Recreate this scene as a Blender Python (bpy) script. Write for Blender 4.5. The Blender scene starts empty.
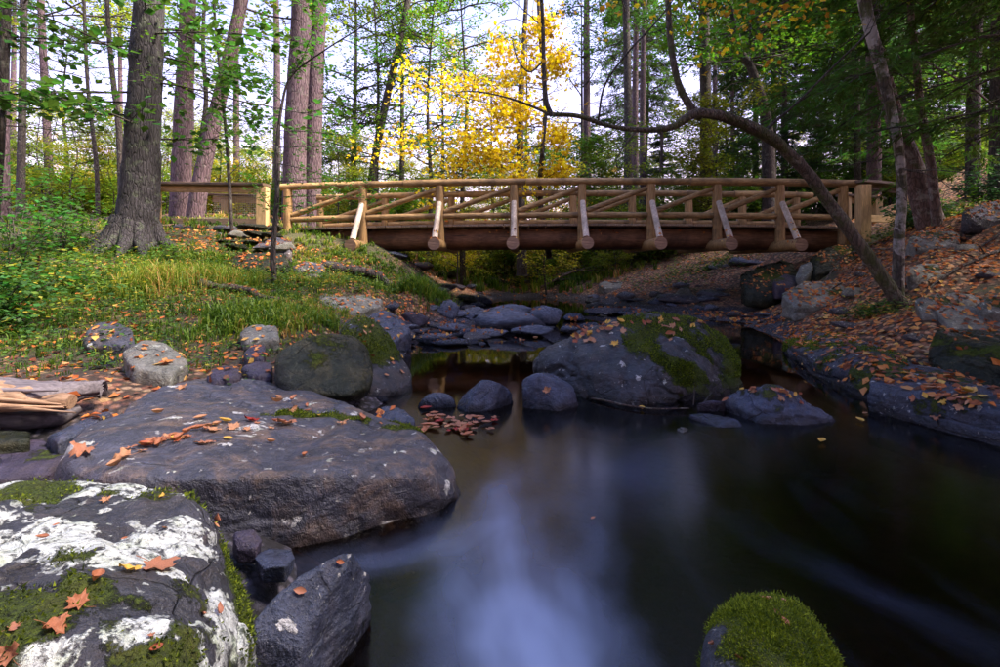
import bpy, bmesh, math, random
import numpy as np
from mathutils import Vector, Matrix

random.seed(7)
rng = np.random.default_rng(7)
scene = bpy.context.scene
COL = scene.collection
R = math.radians

# ------------------------------------------------------------------ camera
CZ, HOR, F = 1.1, 265.0, 500.0          # eye height, horizon row and focal length (in photo pixels)
cam_d = bpy.data.cameras.new("camera")
cam_d.lens = 18.0; cam_d.sensor_width = 36.0
cam_d.shift_y = -(333.5 - HOR) / 1000.0
cam_d.clip_start = 0.05; cam_d.clip_end = 3000
cam = bpy.data.objects.new("camera", cam_d); COL.objects.link(cam)
cam.location = (0, 0, CZ); cam.rotation_euler = (R(90), 0, 0)
scene.camera = cam

# ------------------------------------------------------------------ sky + sun
SUN_EL, SUN_AZ = 54.0, 100.0            # azimuth: degrees clockwise from +Y
world = bpy.data.worlds.new("World"); scene.world = world
world.use_nodes = True
wn = world.node_tree.nodes; wl = world.node_tree.links
sky = wn.new("ShaderNodeTexSky"); sky.sky_type = 'NISHITA'
sky.sun_disc = False
sky.sun_elevation = R(SUN_EL); sky.sun_rotation = R(SUN_AZ)
sky.air_density = 1.0; sky.dust_density = 1.5; sky.ozone_density = 1.6
tintn = wn.new("ShaderNodeMix"); tintn.data_type = 'RGBA'; tintn.blend_type = 'MULTIPLY'
tintn.inputs[0].default_value = 1.0
# thin evening cloud: rosy toward the horizon all the way round, bluer overhead
tcw = wn.new("ShaderNodeTexCoord"); spw = wn.new("ShaderNodeSeparateXYZ"); wl.new(tcw.outputs["Generated"], spw.inputs[0])
rpw = wn.new("ShaderNodeValToRGB"); wl.new(spw.outputs[2], rpw.inputs[0])
rpw.color_ramp.elements[0].position = 0.1; rpw.color_ramp.elements[0].color = (1.48, 0.84, 0.86, 1)
rpw.color_ramp.elements[1].position = 0.75; rpw.color_ramp.elements[1].color = (0.92, 0.84, 1.06, 1)
wl.new(rpw.outputs[0], tintn.inputs[7])
bg = wn["Background"]; bg.inputs[1].default_value = 0.10
wl.new(sky.outputs[0], tintn.inputs[6]); wl.new(tintn.outputs[2], bg.inputs[0])

sun_d = bpy.data.lights.new("sun", 'SUN'); sun_d.energy = 2.7; sun_d.angle = R(16)
sun_d.color = (1.0, 0.86, 0.68)
sun = bpy.data.objects.new("sun", sun_d); COL.objects.link(sun)
az, el = R(SUN_AZ), R(SUN_EL)
to_sun = Vector((math.sin(az) * math.cos(el), math.cos(az) * math.cos(el), math.sin(el)))
sun.rotation_euler = to_sun.to_track_quat('Z', 'Y').to_euler()

scene.view_settings.view_transform = 'Standard'
scene.view_settings.look = 'None'
scene.view_settings.exposure = 2.75
scene.view_settings.gamma = 1.0
scene.cycles.max_bounces = 6
scene.cycles.transparent_max_bounces = 8
scene.cycles.diffuse_bounces = 3
scene.cycles.glossy_bounces = 3
scene.cycles.transmission_bounces = 4
scene.cycles.caustics_reflective = False
scene.cycles.caustics_refractive = False
scene.cycles.use_denoising = True

# ------------------------------------------------------------------ helpers
def P(px, py, Y):
    """point seen at photo pixel (px,py) at distance Y"""
    return np.array([(px - 500) / F * Y, Y, CZ + (HOR - py) / F * Y])

def W(px, py, z):
    """point seen at photo pixel below the horizon at height z"""
    Y = (CZ - z) * F / (py - HOR)
    return np.array([(px - 500) / F * Y, Y, z])

def _hash(ix, iy, iz, seed):
    h = (ix * 374761393 + iy * 668265263 + iz * 2147483647 + seed * 1274126177) & 0xFFFFFFFF
    h = ((h ^ (h >> 13)) * 1274126177) & 0xFFFFFFFF
    h = ((h ^ (h >> 16)) * 2246822519) & 0xFFFFFFFF
    return ((h ^ (h >> 15)) & 0xFFFFFF) / float(0xFFFFFF)

def vnoise(p, seed=0):
    p = np.asarray(p, dtype=np.float64)
    i = np.floor(p).astype(np.int64); f = p - i
    u = f * f * f * (f * (f * 6 - 15) + 10)
    out = 0
    for dx in (0, 1):
        for dy in (0, 1):
            for dz in (0, 1):
                w = (u[:, 0] if dx else 1 - u[:, 0]) * (u[:, 1] if dy else 1 - u[:, 1]) * (u[:, 2] if dz else 1 - u[:, 2])
                out = out + w * _hash(i[:, 0] + dx, i[:, 1] + dy, i[:, 2] + dz, seed)
    return out * 2 - 1

def fbm(p, octaves=4, seed=0, gain=0.5):
    p = np.asarray(p, dtype=np.float64)
    a, s, t = 1.0, 0.0, 0.0
    for o in range(octaves):
        s = s + a * vnoise(p * (2.03 ** o) + 17.3 * o, seed + o); t += a; a *= gain
    return s / t

def catmull(pts, n):
    pts = np.asarray(pts, float)
    k = len(pts)
    if k < 3:
        t = np.linspace(0, 1, n)[:, None]
        return pts[0] * (1 - t) + pts[-1] * t
    e = np.vstack([2 * pts[0] - pts[1], pts, 2 * pts[-1] - pts[-2]])
    s = np.linspace(0, k - 1 - 1e-6, n); i = s.astype(int); t = (s - i)[:, None]
    a, b, c, d = e[i], e[i + 1], e[i + 2], e[i + 3]
    return 0.5 * ((2 * b) + (-a + c) * t + (2 * a - 5 * b + 4 * c - d) * t * t + (-a + 3 * b - 3 * c + d) * t ** 3)

class MB:
    """collects geometry, links it as ONE mesh object"""
    def __init__(s):
        s.V, s.F, s.T, s.n = [], [], [], 0
    def add(s, V, F, tint=0.5, m=0):
        V = np.asarray(V, float).reshape(-1, 3)
        s.V.append(V); s.F.append((np.asarray(F, np.int64) + s.n, m))
        s.T.append(np.full(len(V), tint) if np.isscalar(tint) else np.asarray(tint, float))
        s.n += len(V)
    def mesh(s, name, mats, smooth=True):
        me = bpy.data.meshes.new(name)
        V = np.vstack(s.V); me.vertices.add(len(V)); me.vertices.foreach_set("co", V.astype(np.float32).ravel())
        loops = np.concatenate([f.ravel() for f, _ in s.F])
        tot = np.concatenate([np.full(len(f), f.shape[1]) for f, _ in s.F])
        mi = np.concatenate([np.full(len(f), m) for f, m in s.F])
        st = np.concatenate([[0], np.cumsum(tot)[:-1]])
        me.loops.add(len(loops)); me.loops.foreach_set("vertex_index", loops.astype(np.int32))
        me.polygons.add(len(tot)); me.polygons.foreach_set("loop_start", st.astype(np.int32))
        me.polygons.foreach_set("material_index", mi.astype(np.int32))
        me.polygons.foreach_set("use_smooth", np.full(len(tot), smooth))
        for m in (mats if isinstance(mats, (list, tuple)) else [mats]):
            me.materials.append(m)
        me.update(calc_edges=True)
        a = me.attributes.new("tint", 'FLOAT', 'POINT')
        a.data.foreach_set("value", np.concatenate(s.T).astype(np.float32))
        return me
    def build(s, name, mats, parent=None, smooth=True, loc=None):
        me = s.mesh(name, mats, smooth)
        return link(name, me, parent, loc)

def link(name, me, parent=None, loc=None):
    o = bpy.data.objects.new(name, me); COL.objects.link(o)
    if loc is not None: o.location = loc
    if parent is not None: o.parent = parent
    return o

def tag(o, label=None, cat=None, group=None, kind=None):
    if label: o['label'] = label
    if cat: o['category'] = cat
    if group: o['group'] = group
    if kind: o['kind'] = kind
    return o

def thing(name, label, cat, loc=(0, 0, 0), rz=0.0, group=None):
    o = bpy.data.objects.new(name, None); COL.objects.link(o)
    o.location = loc; o.rotation_euler = (0, 0, rz); o.empty_display_size = 0.2
    return tag(o, label, cat, group)

def copy_thing(root, label=None, group=None):
    r = root.copy(); COL.objects.link(r)
    if label: r['label'] = label
    if group: r['group'] = group
    for ch in list(root.children):
        c = ch.copy(); COL.objects.link(c); c.parent = r
        for g in list(ch.children):
            d = g.copy(); COL.objects.link(d); d.parent = c
    return r

def tube(mb, pts, rad, k=8, tint=0.5, m=0, caps=False, capm=None, rough=0.0, seed=0, rfreq=3.0):
    pts = np.asarray(pts, float); n = len(pts)
    rad = np.full(n, rad) if np.isscalar(rad) else np.asarray(rad, float)
    T = np.gradient(pts, axis=0); T /= np.linalg.norm(T, axis=1)[:, None] + 1e-9
    ref = np.array([1.0, 0, 0]) if abs(T[0][0]) < 0.8 else np.array([0, 1.0, 0])
    U = np.zeros_like(T); u = ref - T[0] * ref.dot(T[0])
    for i in range(n):
        u = u - T[i] * u.dot(T[i]); u /= np.linalg.norm(u) + 1e-9; U[i] = u
    B = np.cross(T, U)
    a = np.linspace(0, 2 * math.pi, k, endpoint=False)
    ring = U[:, None, :] * np.cos(a)[None, :, None] + B[:, None, :] * np.sin(a)[None, :, None]
    rr = np.repeat(rad[:, None], k, 1)
    if rough > 0:
        q = (pts[:, None, :] + ring * rad[:, None, None]).reshape(-1, 3)
        rr = rr * (1 + rough * fbm(q * rfreq, 3, seed).reshape(n, k))
    V = (pts[:, None, :] + ring * rr[:, :, None]).reshape(-1, 3)
    i = np.arange(n - 1)[:, None] * k; j = np.arange(k)[None, :]; j2 = (j + 1) % k
    Fq = np.stack([i + j, i + j2, i + k + j2, i + k + j], -1).reshape(-1, 4)
    mb.add(V, Fq, tint, m)
    if caps:
        cm = m if capm is None else capm
        mb.add(V[:k], np.arange(k)[::-1][None, :], tint, cm)
        mb.add(V[-k:], np.arange(k)[None, :], tint, cm)

def box(mb, c, s, rz=0.0, tint=0.5, m=0, bev=0.0):
    """box centred on c, full size s, small chamfer round the long edges"""
    hx, hy, hz = s[0] / 2, s[1] / 2, s[2] / 2
    b = min(bev, hx * .4, hy * .4, hz * .4)
    vs = []
    for sx in (-1, 1):
        for (y, z) in ((-hy + b, -hz), (hy - b, -hz), (hy, -hz + b), (hy, hz - b), (hy - b, hz), (-hy + b, hz), (-hy, hz - b), (-hy, -hz + b)):
            vs.append((sx * hx, y, z))
    vs = np.array(vs)
    cr, sr = math.cos(rz), math.sin(rz)
    vs = np.stack([vs[:, 0] * cr - vs[:, 1] * sr, vs[:, 0] * sr + vs[:, 1] * cr, vs[:, 2]], 1) + np.asarray(c)
    Fq = [(i, (i + 1) % 8, 8 + (i + 1) % 8, 8 + i) for i in range(8)]
    mb.add(vs, Fq, tint, m)
    mb.add(vs, [tuple(range(7, -1, -1)), tuple(range(8, 16))], tint, m)

# ------------------------------------------------------------------ materials
def new_mat(name):
    m = bpy.data.materials.new(name); m.use_nodes = True
    nt = m.node_tree
    return m, nt, nt.nodes, nt.links, nt.nodes["Principled BSDF"]

class NB:
    def __init__(s, nt): s.n, s.l = nt.nodes, nt.links
    def node(s, t, **kw):
        n = s.n.new(t)
        for k, v in kw.items(): setattr(n, k, v)
        return n
    def noise(s, vec, scale, detail=4, rough=0.5, dist=0.0):
        n = s.n.new("ShaderNodeTexNoise"); n.inputs["Scale"].default_value = scale
        n.inputs["Detail"].default_value = detail; n.inputs["Roughness"].default_value = rough
        n.inputs["Distortion"].default_value = dist
        if vec is not None: s.l.new(vec, n.inputs["Vector"])
        return n.outputs["Fac"]
    def voro(s, vec, scale, feature='F1', out="Distance"):
        n = s.n.new("ShaderNodeTexVoronoi"); n.feature = feature; n.inputs["Scale"].default_value = scale
        if vec is not None: s.l.new(vec, n.inputs["Vector"])
        return n.outputs[out]
    def ramp(s, fac, stops, interp='LINEAR'):
        n = s.n.new("ShaderNodeValToRGB"); cr = n.color_ramp; cr.interpolation = interp
        while len(cr.elements) < len(stops): cr.elements.new(0.5)
        for e, (p, c) in zip(cr.elements, stops):
            e.position = p; e.color = (c, c, c, 1) if np.isscalar(c) else (*c, 1)
        s.l.new(fac, n.inputs[0]); return n.outputs[0]
    def math(s, op, a, b=None, clamp=False):
        n = s.n.new("ShaderNodeMath"); n.operation = op; n.use_clamp = clamp
        for i, v in enumerate((a, b)):
            if v is None: continue
            if np.isscalar(v): n.inputs[i].default_value = v
            else: s.l.new(v, n.inputs[i])
        return n.outputs[0]
    def mix(s, fac, a, b, blend='MIX'):
        n = s.n.new("ShaderNodeMix"); n.data_type = 'RGBA'; n.blend_type = blend
        for i, v in ((0, fac), (6, a), (7, b)):
            if np.isscalar(v): n.inputs[i].default_value = v
            elif isinstance(v, tuple): n.inputs[i].default_value = (*v, 1)
            else: s.l.new(v, n.inputs[i])
        return n.outputs[2]
    def bump(s, h, strength, dist, normal=None):
        n = s.n.new("ShaderNodeBump"); n.inputs["Strength"].default_value = strength
        n.inputs["Distance"].default_value = dist; s.l.new(h, n.inputs["Height"])
        if normal is not None: s.l.new(normal, n.inputs["Normal"])
        return n.outputs[0]
    def attr(s, name):
        n = s.n.new("ShaderNodeAttribute"); n.attribute_name = name; return n.outputs["Fac"]

def rock_mat(name, base, base2, stain=(0.10, 0.065, 0.05), stain_amt=0.35, lichen=0.0, lcol=(0.62, 0.62, 0.64), lscale=7.0,
             moss_col=(0.09, 0.13, 0.014), moss_col2=(0.012, 0.02, 0.006), rough=0.5, scale=1.0, wet=True):
    m, nt, N, L, bs = new_mat(name); b = NB(nt)
    tc = N.new("ShaderNodeTexCoord").outputs["Object"]
    geo = N.new("ShaderNodeNewGeometry")
    sepn = N.new("ShaderNodeSeparateXYZ"); L.new(geo.outputs["Normal"], sepn.inputs[0])
    sepp = N.new("ShaderNodeSeparateXYZ"); L.new(geo.outputs["Position"], sepp.inputs[0])
    big = b.noise(tc, 2.2 * scale, 5, 0.6, 0.4)
    fine = b.noise(tc, 34 * scale, 5, 0.65)
    vfine = b.noise(tc, 150 * scale, 3, 0.6)
    col = b.mix(b.ramp(big, [(0.35, 0.0), (0.65, 1.0)]), base, base2)
    col = b.mix(b.math('MULTIPLY', b.ramp(b.noise(tc, 4.5 * scale, 6, 0.7, 0.8), [(0.48, 0.0), (0.66, 1.0)]), stain_amt), col, stain)
    col = b.mix(0.55, col, b.ramp(fine, [(0.25, 0.35), (0.5, 1.0), (0.8, 1.9)]), 'MULTIPLY')
    col = b.mix(0.5, col, b.ramp(vfine, [(0.3, 0.5), (0.5, 1.0), (0.75, 1.7)]), 'MULTIPLY')
    # thin dark cracks
    wv = N.new("ShaderNodeMapping"); L.new(tc, wv.inputs[0]); wv.inputs["Scale"].default_value = (1, 1, 2.4)
    mixv = N.new("ShaderNodeMix"); mixv.data_type = 'VECTOR'; mixv.inputs[0].default_value = 0.16
    L.new(wv.outputs[0], mixv.inputs[4])
    nn = N.new("ShaderNodeTexNoise"); nn.inputs["Scale"].default_value = 3.5 * scale; L.new(tc, nn.inputs["Vector"]); L.new(nn.outputs["Color"], mixv.inputs[5])
    crk = b.ramp(b.voro(mixv.outputs[1], 2.6 * scale, 'DISTANCE_TO_EDGE'), [(0.0, 0.0), (0.012, 1.0)])
    crk = b.math('MAXIMUM', crk, b.ramp(b.noise(tc, 3.0 * scale, 2), [(0.42, 0.0), (0.5, 1.0)]))
    col = b.mix(b.math('MULTIPLY', b.math('SUBTRACT', 1.0, crk), 0.75), col, (0.01, 0.009, 0.01))
    hgt = b.math('ADD', b.math('MULTIPLY', fine, 0.6), b.math('MULTIPLY', vfine, 0.25))
    hgt = b.math('ADD', hgt, b.math('MULTIPLY', crk, 0.35))
    mid = b.noise(tc, 11 * scale, 6, 0.62, 0.5)
    hgt = b.math('ADD', hgt, b.math('MULTIPLY', mid, 1.6))
    col = b.mix(0.6, col, b.ramp(mid, [(0.3, 0.45), (0.5, 1.0), (0.72, 1.6)]), 'MULTIPLY')
    if lichen > 0:
        ln = b.noise(tc, lscale, 5, 0.6, 0.15)
        lm = b.ramp(ln, [(0.66 - 0.16 * lichen, 0.0), (0.675 - 0.16 * lichen, 1.0)])
        up = b.ramp(sepn.outputs[2], [(0.05, 0.0), (0.45, 1.0)])
        lm2 = b.ramp(b.noise(tc, lscale * 3.1, 4, 0.6, 0.4), [(0.66 - 0.06 * lichen, 0.0), (0.68 - 0.06 * lichen, 1.0)])
        lm = b.math('MAXIMUM', b.math('MULTIPLY', lm, up), b.math('MULTIPLY', lm2, 0.6))
        lm = b.math('MULTIPLY', lm, b.ramp(b.noise(tc, lscale * 9, 5, 0.75), [(0.36, 0.0), (0.47, 1.0)]))
        lc = b.mix(b.ramp(b.noise(tc, 60, 4), [(0.35, 0.0), (0.7, 1.0)]), lcol, tuple(c * 0.62 for c in lcol))
        lc = b.mix(b.ramp(b.noise(tc, 13, 3), [(0.5, 0.0), (0.7, 0.7)]), lc, (lcol[0] * .55, lcol[1] * .62, lcol[2] * .42))
        col = b.mix(lm, col, lc)
        hgt = b.math('ADD', hgt, b.math('MULTIPLY', lm, 0.25))
    # moss, where the mesh carries it
    ms = b.attr("moss")
    mm = b.ramp(b.math('ADD', ms, b.math('MULTIPLY', b.math('SUBTRACT', b.noise(tc, 16, 7, 0.8), 0.5), 1.7)), [(0.44, 0.0), (0.56, 1.0)])
    mc = b.mix(b.ramp(b.noise(tc, 70, 5, 0.7), [(0.3, 0.0), (0.7, 1.0)]), moss_col2, moss_col)
    mc = b.mix(b.ramp(b.noise(tc, 9, 3), [(0.45, 0.0), (0.65, 0.55)]), mc, (0.10, 0.10, 0.015))
    col = b.mix(mm, col, mc)
    hgt = b.math('ADD', hgt, b.math('MULTIPLY', mm, b.math('ADD', 0.6, b.math('MULTIPLY', b.noise(tc, 120, 3), 1.5))))
    rg = b.ramp(b.noise(tc, 6, 6, 0.7), [(0.35, max(.14, rough - 0.24)), (0.65, rough + 0.08)])
    rg = b.mix(mm, rg, (0.95, 0.95, 0.95))
    if wet:
        wz = b.math('ADD', sepp.outputs[2], b.math('MULTIPLY', b.math('SUBTRACT', b.noise(tc, 5, 4), 0.5), 0.12))
        wm = b.ramp(wz, [(0.03, 1.0), (0.07, 0.0)])
        col = b.mix(b.math('MULTIPLY', wm, 0.7), col, b.mix(1.0, col, (0.30, 0.28, 0.27), 'MULTIPLY'))
        rg = b.mix(wm, rg, (0.16, 0.16, 0.16))
    L.new(col, bs.inputs["Base Color"]); L.new(rg, bs.inputs["Roughness"])
    L.new(b.bump(hgt, 0.9, 0.022), bs.inputs["Normal"])
    bs.inputs["Specular IOR Level"].default_value = 0.2 if name == "dark_stone" else 0.4
    return m

M = {}
M['slab'] = rock_mat('bluestone', (0.064, 0.0659, 0.0937), (0.0358, 0.0383, 0.0582), stain=(0.20, 0.13, 0.085), stain_amt=0.6, lichen=0.26, lscale=5.0, rough=0.46)
M['lich'] = rock_mat('lichen_stone', (0.0468, 0.0465, 0.063), (0.0252, 0.0279, 0.0336), lichen=1.1, lscale=5.6, lcol=(0.66, 0.70, 0.69), rough=0.6)
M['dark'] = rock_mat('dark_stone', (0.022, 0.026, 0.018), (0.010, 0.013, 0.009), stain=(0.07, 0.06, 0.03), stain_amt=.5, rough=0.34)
M['blue'] = rock_mat('blue_stone', (0.0577, 0.0686, 0.1184), (0.0273, 0.0357, 0.0654), stain_amt=0.2, rough=0.36)
M['bluel'] = rock_mat('pale_blue_stone', (0.15, 0.16, 0.22), (0.07, 0.08, 0.12), stain_amt=0.15, rough=0.3)
M['purp'] = rock_mat('purple_stone', (0.0461, 0.0389, 0.0736), (0.0269, 0.0205, 0.0383), stain_amt=0.3, rough=0.5)
M['mossy'] = rock_mat('mossy_stone', (0.0382, 0.0433, 0.0603), (0.0176, 0.0206, 0.0274), stain_amt=0.4, lichen=0.06, lscale=9, rough=0.55)
M['pale'] = rock_mat('pale_stone', (0.192, 0.188, 0.176), (0.104, 0.112, 0.1), stain=(0.2, 0.13, 0.08), lichen=0.25, lscale=11, rough=0.65, lcol=(0.5, 0.52, 0.47))
M['ledge'] = rock_mat('ledge_stone', (0.0474, 0.0556, 0.0907), (0.0273, 0.035, 0.0612), stain_amt=0.25, lichen=0.2, lscale=10, rough=0.42)

def bark_mat(name, c1, c2, lich=(0.3, 0.33, 0.25), lamt=0.3, moss=0.0, sc=1.0, patch=None, bstr=0.9):
    m, nt, N, L, bs = new_mat(name); b = NB(nt)
    tc = N.new("ShaderNodeTexCoord").outputs["Object"]
    mp = N.new("ShaderNodeMapping"); mp.inputs["Scale"].default_value = (1, 1, 0.22); L.new(tc, mp.inputs[0])
    n1 = b.noise(mp.outputs[0], 26 * sc, 6, 0.65, 0.6)
    v = b.ramp(b.voro(mp.outputs[0], 22 * sc, 'DISTANCE_TO_EDGE'), [(0.0, 0.0), (0.16, 1.0)])
    col = b.mix(b.ramp(n1, [(0.3, 0.0), (0.7, 1.0)]), c1, c2)
    col = b.mix(b.math('MULTIPLY', b.math('SUBTRACT', 1.0, v), 0.7), col, tuple(c * 0.25 for c in c1))
    lm = b.ramp(b.noise(tc, 5.5, 6, 0.7, 0.5), [(0.54, 0.0), (0.6, 1.0)])
    col = b.mix(b.math('MULTIPLY', lm, lamt), col, lich)
    if patch:
        pm = b.ramp(b.noise(tc, 3.2, 5, 0.6, 0.7), [(0.47, 0.0), (0.52, 1.0)])
        col = b.mix(b.math('MULTIPLY', pm, 0.9), col, patch)
    if moss:
        mm = b.ramp(b.noise(tc, 3.0, 5, 0.7), [(0.62 - 0.25 * moss, 0.0), (0.7 - 0.2 * moss, 1.0)])
        col = b.mix(b.math('MULTIPLY', mm, 0.85), col, b.mix(n1, (0.02, 0.03, 0.006), (0.09, 0.10, 0.02)))
    L.new(col, bs.inputs["Base Color"]); bs.inputs["Roughness"].default_value = 0.85
    L.new(b.bump(b.math('ADD', b.math('MULTIPLY', v, 0.6), n1), bstr, 0.02), bs.inputs["Normal"])
    return m
M['spruce'] = bark_mat('spruce_bark', (0.026, 0.023, 0.028), (0.062, 0.055, 0.066), (0.10, 0.125, 0.08), 0.45)
M['pine'] = bark_mat('pine_bark', (0.0864, 0.051, 0.063), (0.1728, 0.1122, 0.14), lamt=0.15, sc=0.8)
M['bdark'] = bark_mat('dark_bark', (0.0324, 0.0245, 0.0252), (0.0792, 0.0612, 0.0595), lamt=0.2)
M['bred'] = bark_mat('reddish_bark', (0.072, 0.0408, 0.0385), (0.1296, 0.0816, 0.077), lamt=0.1)
M['birch'] = bark_mat('birch_bark', (0.054, 0.0406, 0.0336), (0.132, 0.1044, 0.084), lamt=0.2, moss=0.5, patch=(0.36, 0.33, 0.32))
M['maple'] = bark_mat('maple_bark', (0.0864, 0.051, 0.042), (0.1872, 0.1224, 0.105), (0.35, 0.35, 0.30), 0.4, moss=0.1)
M['mossb'] = bark_mat('mossy_bark', (0.06, 0.042, 0.034), (0.15, 0.11, 0.085), (0.22, 0.22, 0.17), 0.4, moss=0.6)
M['twig'] = bark_mat('twig_bark', (0.04, 0.032, 0.03), (0.09, 0.075, 0.07), lamt=0.1)

def wood_mat(name, c1, c2, grain='X', rough=0.7, dark=0.75):
    m, nt, N, L, bs = new_mat(name); b = NB(nt)
    tc = N.new("ShaderNodeTexCoord").outputs["Object"]
    mp = N.new("ShaderNodeMapping"); L.new(tc, mp.inputs[0])
    mp.inputs["Scale"].default_value = {'X': (0.08, 1, 1), 'Z': (1, 1, 0.08), 'Y': (1, 0.08, 1)}[grain]
    n1 = b.noise(mp.outputs[0], 30, 6, 0.6, 0.5)
    n2 = b.noise(tc, 2.3, 5, 0.6, 0.3)
    col = b.mix(b.ramp(n1, [(0.35, 0.0), (0.65, 1.0)]), c1, c2)
    col = b.mix(b.math('MULTIPLY', b.ramp(n2, [(0.45, 0.0), (0.68, 1.0)]), dark), col, tuple(c * 0.35 for c in c1))
    kn = b.ramp(b.voro(mp.outputs[0], 5.0), [(0.05, 0.25), (0.11, 1.0)])
    col = b.mix(1.0, col, kn, 'MULTIPLY')
    col = b.mix(0.7, col, b.ramp(b.noise(mp.outputs[0], 90, 3), [(0.3, 0.5), (0.7, 1.4)]), 'MULTIPLY')
    t = b.attr("tint")
    col = b.mix(1.0, col, b.ramp(t, [(0.0, 0.6), (0.5, 1.0), (1.0, 1.5)]), 'MULTIPLY')
    L.new(col, bs.inputs["Base Color"]); bs.inputs["Roughness"].default_value = rough
    L.new(b.bump(n1, 0.5, 0.006), bs.inputs["Normal"])
    return m
M['rail'] = wood_mat('peeled_log', (0.27, 0.155, 0.062), (0.49, 0.31, 0.13))
M['railz'] = wood_mat('peeled_log_upright', (0.25, 0.14, 0.055), (0.44, 0.27, 0.11), 'Z')
M['brace'] = wood_mat('weathered_brace', (0.40, 0.31, 0.24), (0.60, 0.50, 0.41), 'Z')
M['string'] = wood_mat('stringer_log', (0.14, 0.06, 0.03), (0.27, 0.13, 0.065))
M['endg'] = wood_mat('log_end', (0.22, 0.13, 0.09), (0.38, 0.23, 0.15))
M['newz'] = wood_mat('sawn_post', (0.46, 0.30, 0.13), (0.62, 0.43, 0.21), 'Z', dark=0.15)
M['newx'] = wood_mat('sawn_board', (0.46, 0.30, 0.14), (0.60, 0.42, 0.22), 'X', dark=0.25)
M['cap'] = wood_mat('dark_cap_board', (0.10, 0.065, 0.045), (0.20, 0.13, 0.085), 'X')
M['plank'] = wood_mat('deck_plank', (0.22, 0.15, 0.10), (0.40, 0.28, 0.18), 'Y')
M['drift'] = wood_mat('driftwood', (0.30, 0.17, 0.10), (0.52, 0.34, 0.22), 'X', dark=0.6)
M['driftd'] = wood_mat('grey_driftwood', (0.10, 0.085, 0.10), (0.22, 0.19, 0.21), 'X')

m, nt, N, L, bs = new_mat('wire'); bs.inputs["Base Color"].default_value = (0.5, 0.42, 0.3, 1); bs.inputs["Metallic"].default_value = 0.6
bs.inputs["Roughness"].default_value = 0.5; M['wire'] = m

def leaf_mat(name, stops, use_obj=False, trans=0.45, rough=0.5, veins=False):
    m, nt, N, L, bs = new_mat(name); b = NB(nt)
    t = b.attr("tint")
    if use_obj:
        oi = N.new("ShaderNodeObjectInfo")
        hs = N.new("ShaderNodeHueSaturation")
        L.new(oi.outputs["Color"], hs.inputs["Color"])
        L.new(b.math('ADD', 0.47, b.math('MULTIPLY', t, 0.06)), hs.inputs["Hue"])
        L.new(b.math('ADD', 0.55, b.math('MULTIPLY', t, 0.9)), hs.inputs["Value"])
        col = hs.outputs[0]
    else:
        col = b.ramp(t, stops)
    if veins:
        tc = N.new("ShaderNodeTexCoord").outputs["Object"]
        col = b.mix(0.6, col, b.ramp(b.noise(tc, 45, 4, 0.6), [(0.3, 0.45), (0.7, 1.35)]), 'MULTIPLY')
    L.new(col, bs.inputs["Base Color"]); bs.inputs["Roughness"].default_value = rough
    bs.inputs["Specular IOR Level"].default_value = 0.3
    tr = N.new("ShaderNodeBsdfTranslucent"); L.new(b.mix(1.0, col, (1.3, 1.3, 0.8), 'MULTIPLY'), tr.inputs[0])
    mx = N.new("ShaderNodeMixShader"); mx.inputs[0].default_value = trans
    L.new(bs.outputs[0], mx.inputs[1]); L.new(tr.outputs[0], mx.inputs[2])
    L.new(mx.outputs[0], N["Material Output"].inputs[0])
    return m
M['foliage'] = leaf_mat('tree_leaves', None, use_obj=True)
M['litter'] = leaf_mat('fallen_leaf_litter', [(0.0, (0.07, 0.03, 0.018)), (0.22, (0.20, 0.065, 0.035)), (0.42, (0.46, 0.12, 0.03)), (0.6, (0.58, 0.19, 0.035)), (0.78, (0.52, 0.25, 0.10)), (0.92, (0.66, 0.42, 0.10)), (1.0, (0.34, 0.04, 0.03))], trans=0.15, rough=0.6)
M['leafp'] = leaf_mat('dry_leaf', [(0.0, (0.30, 0.03, 0.02)), (0.25, (0.40, 0.13, 0.07)), (0.5, (0.38, 0.15, 0.07)), (0.75, (0.42, 0.19, 0.14)), (1.0, (0.72, 0.42, 0.08))], trans=0.12, rough=0.55, veins=True)
M['grass'] = leaf_mat('grass_blades', [(0.0, (0.04, 0.09, 0.012)), (0.4, (0.12, 0.22, 0.022)), (0.68, (0.28, 0.33, 0.04)), (0.8, (0.50, 0.36, 0.12)), (1.0, (0.42, 0.17, 0.06))], trans=0.4)
M['herb'] = leaf_mat('herb_leaves', [(0.0, (0.02, 0.06, 0.012)), (0.5, (0.05, 0.13, 0.02)), (0.85, (0.13, 0.22, 0.03)), (1.0, (0.45, 0.36, 0.04))], trans=0.35)
M['mossf'] = leaf_mat('moss_fronds', [(0.0, (0.016, 0.026, 0.004)), (0.5, (0.075, 0.115, 0.010)), (1.0, (0.24, 0.30, 0.015))], trans=0.3, rough=0.8)

# ------------------------------------------------------------------ terrain
CP = [W(x, y, z) for x, y, z in [
    # shore of the pool, near side
]]
def cp(px, py, Y): CP.append(P(px, py, Y))
def cw(x, y, z): CP.append(np.array([x, y, z], float))
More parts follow.
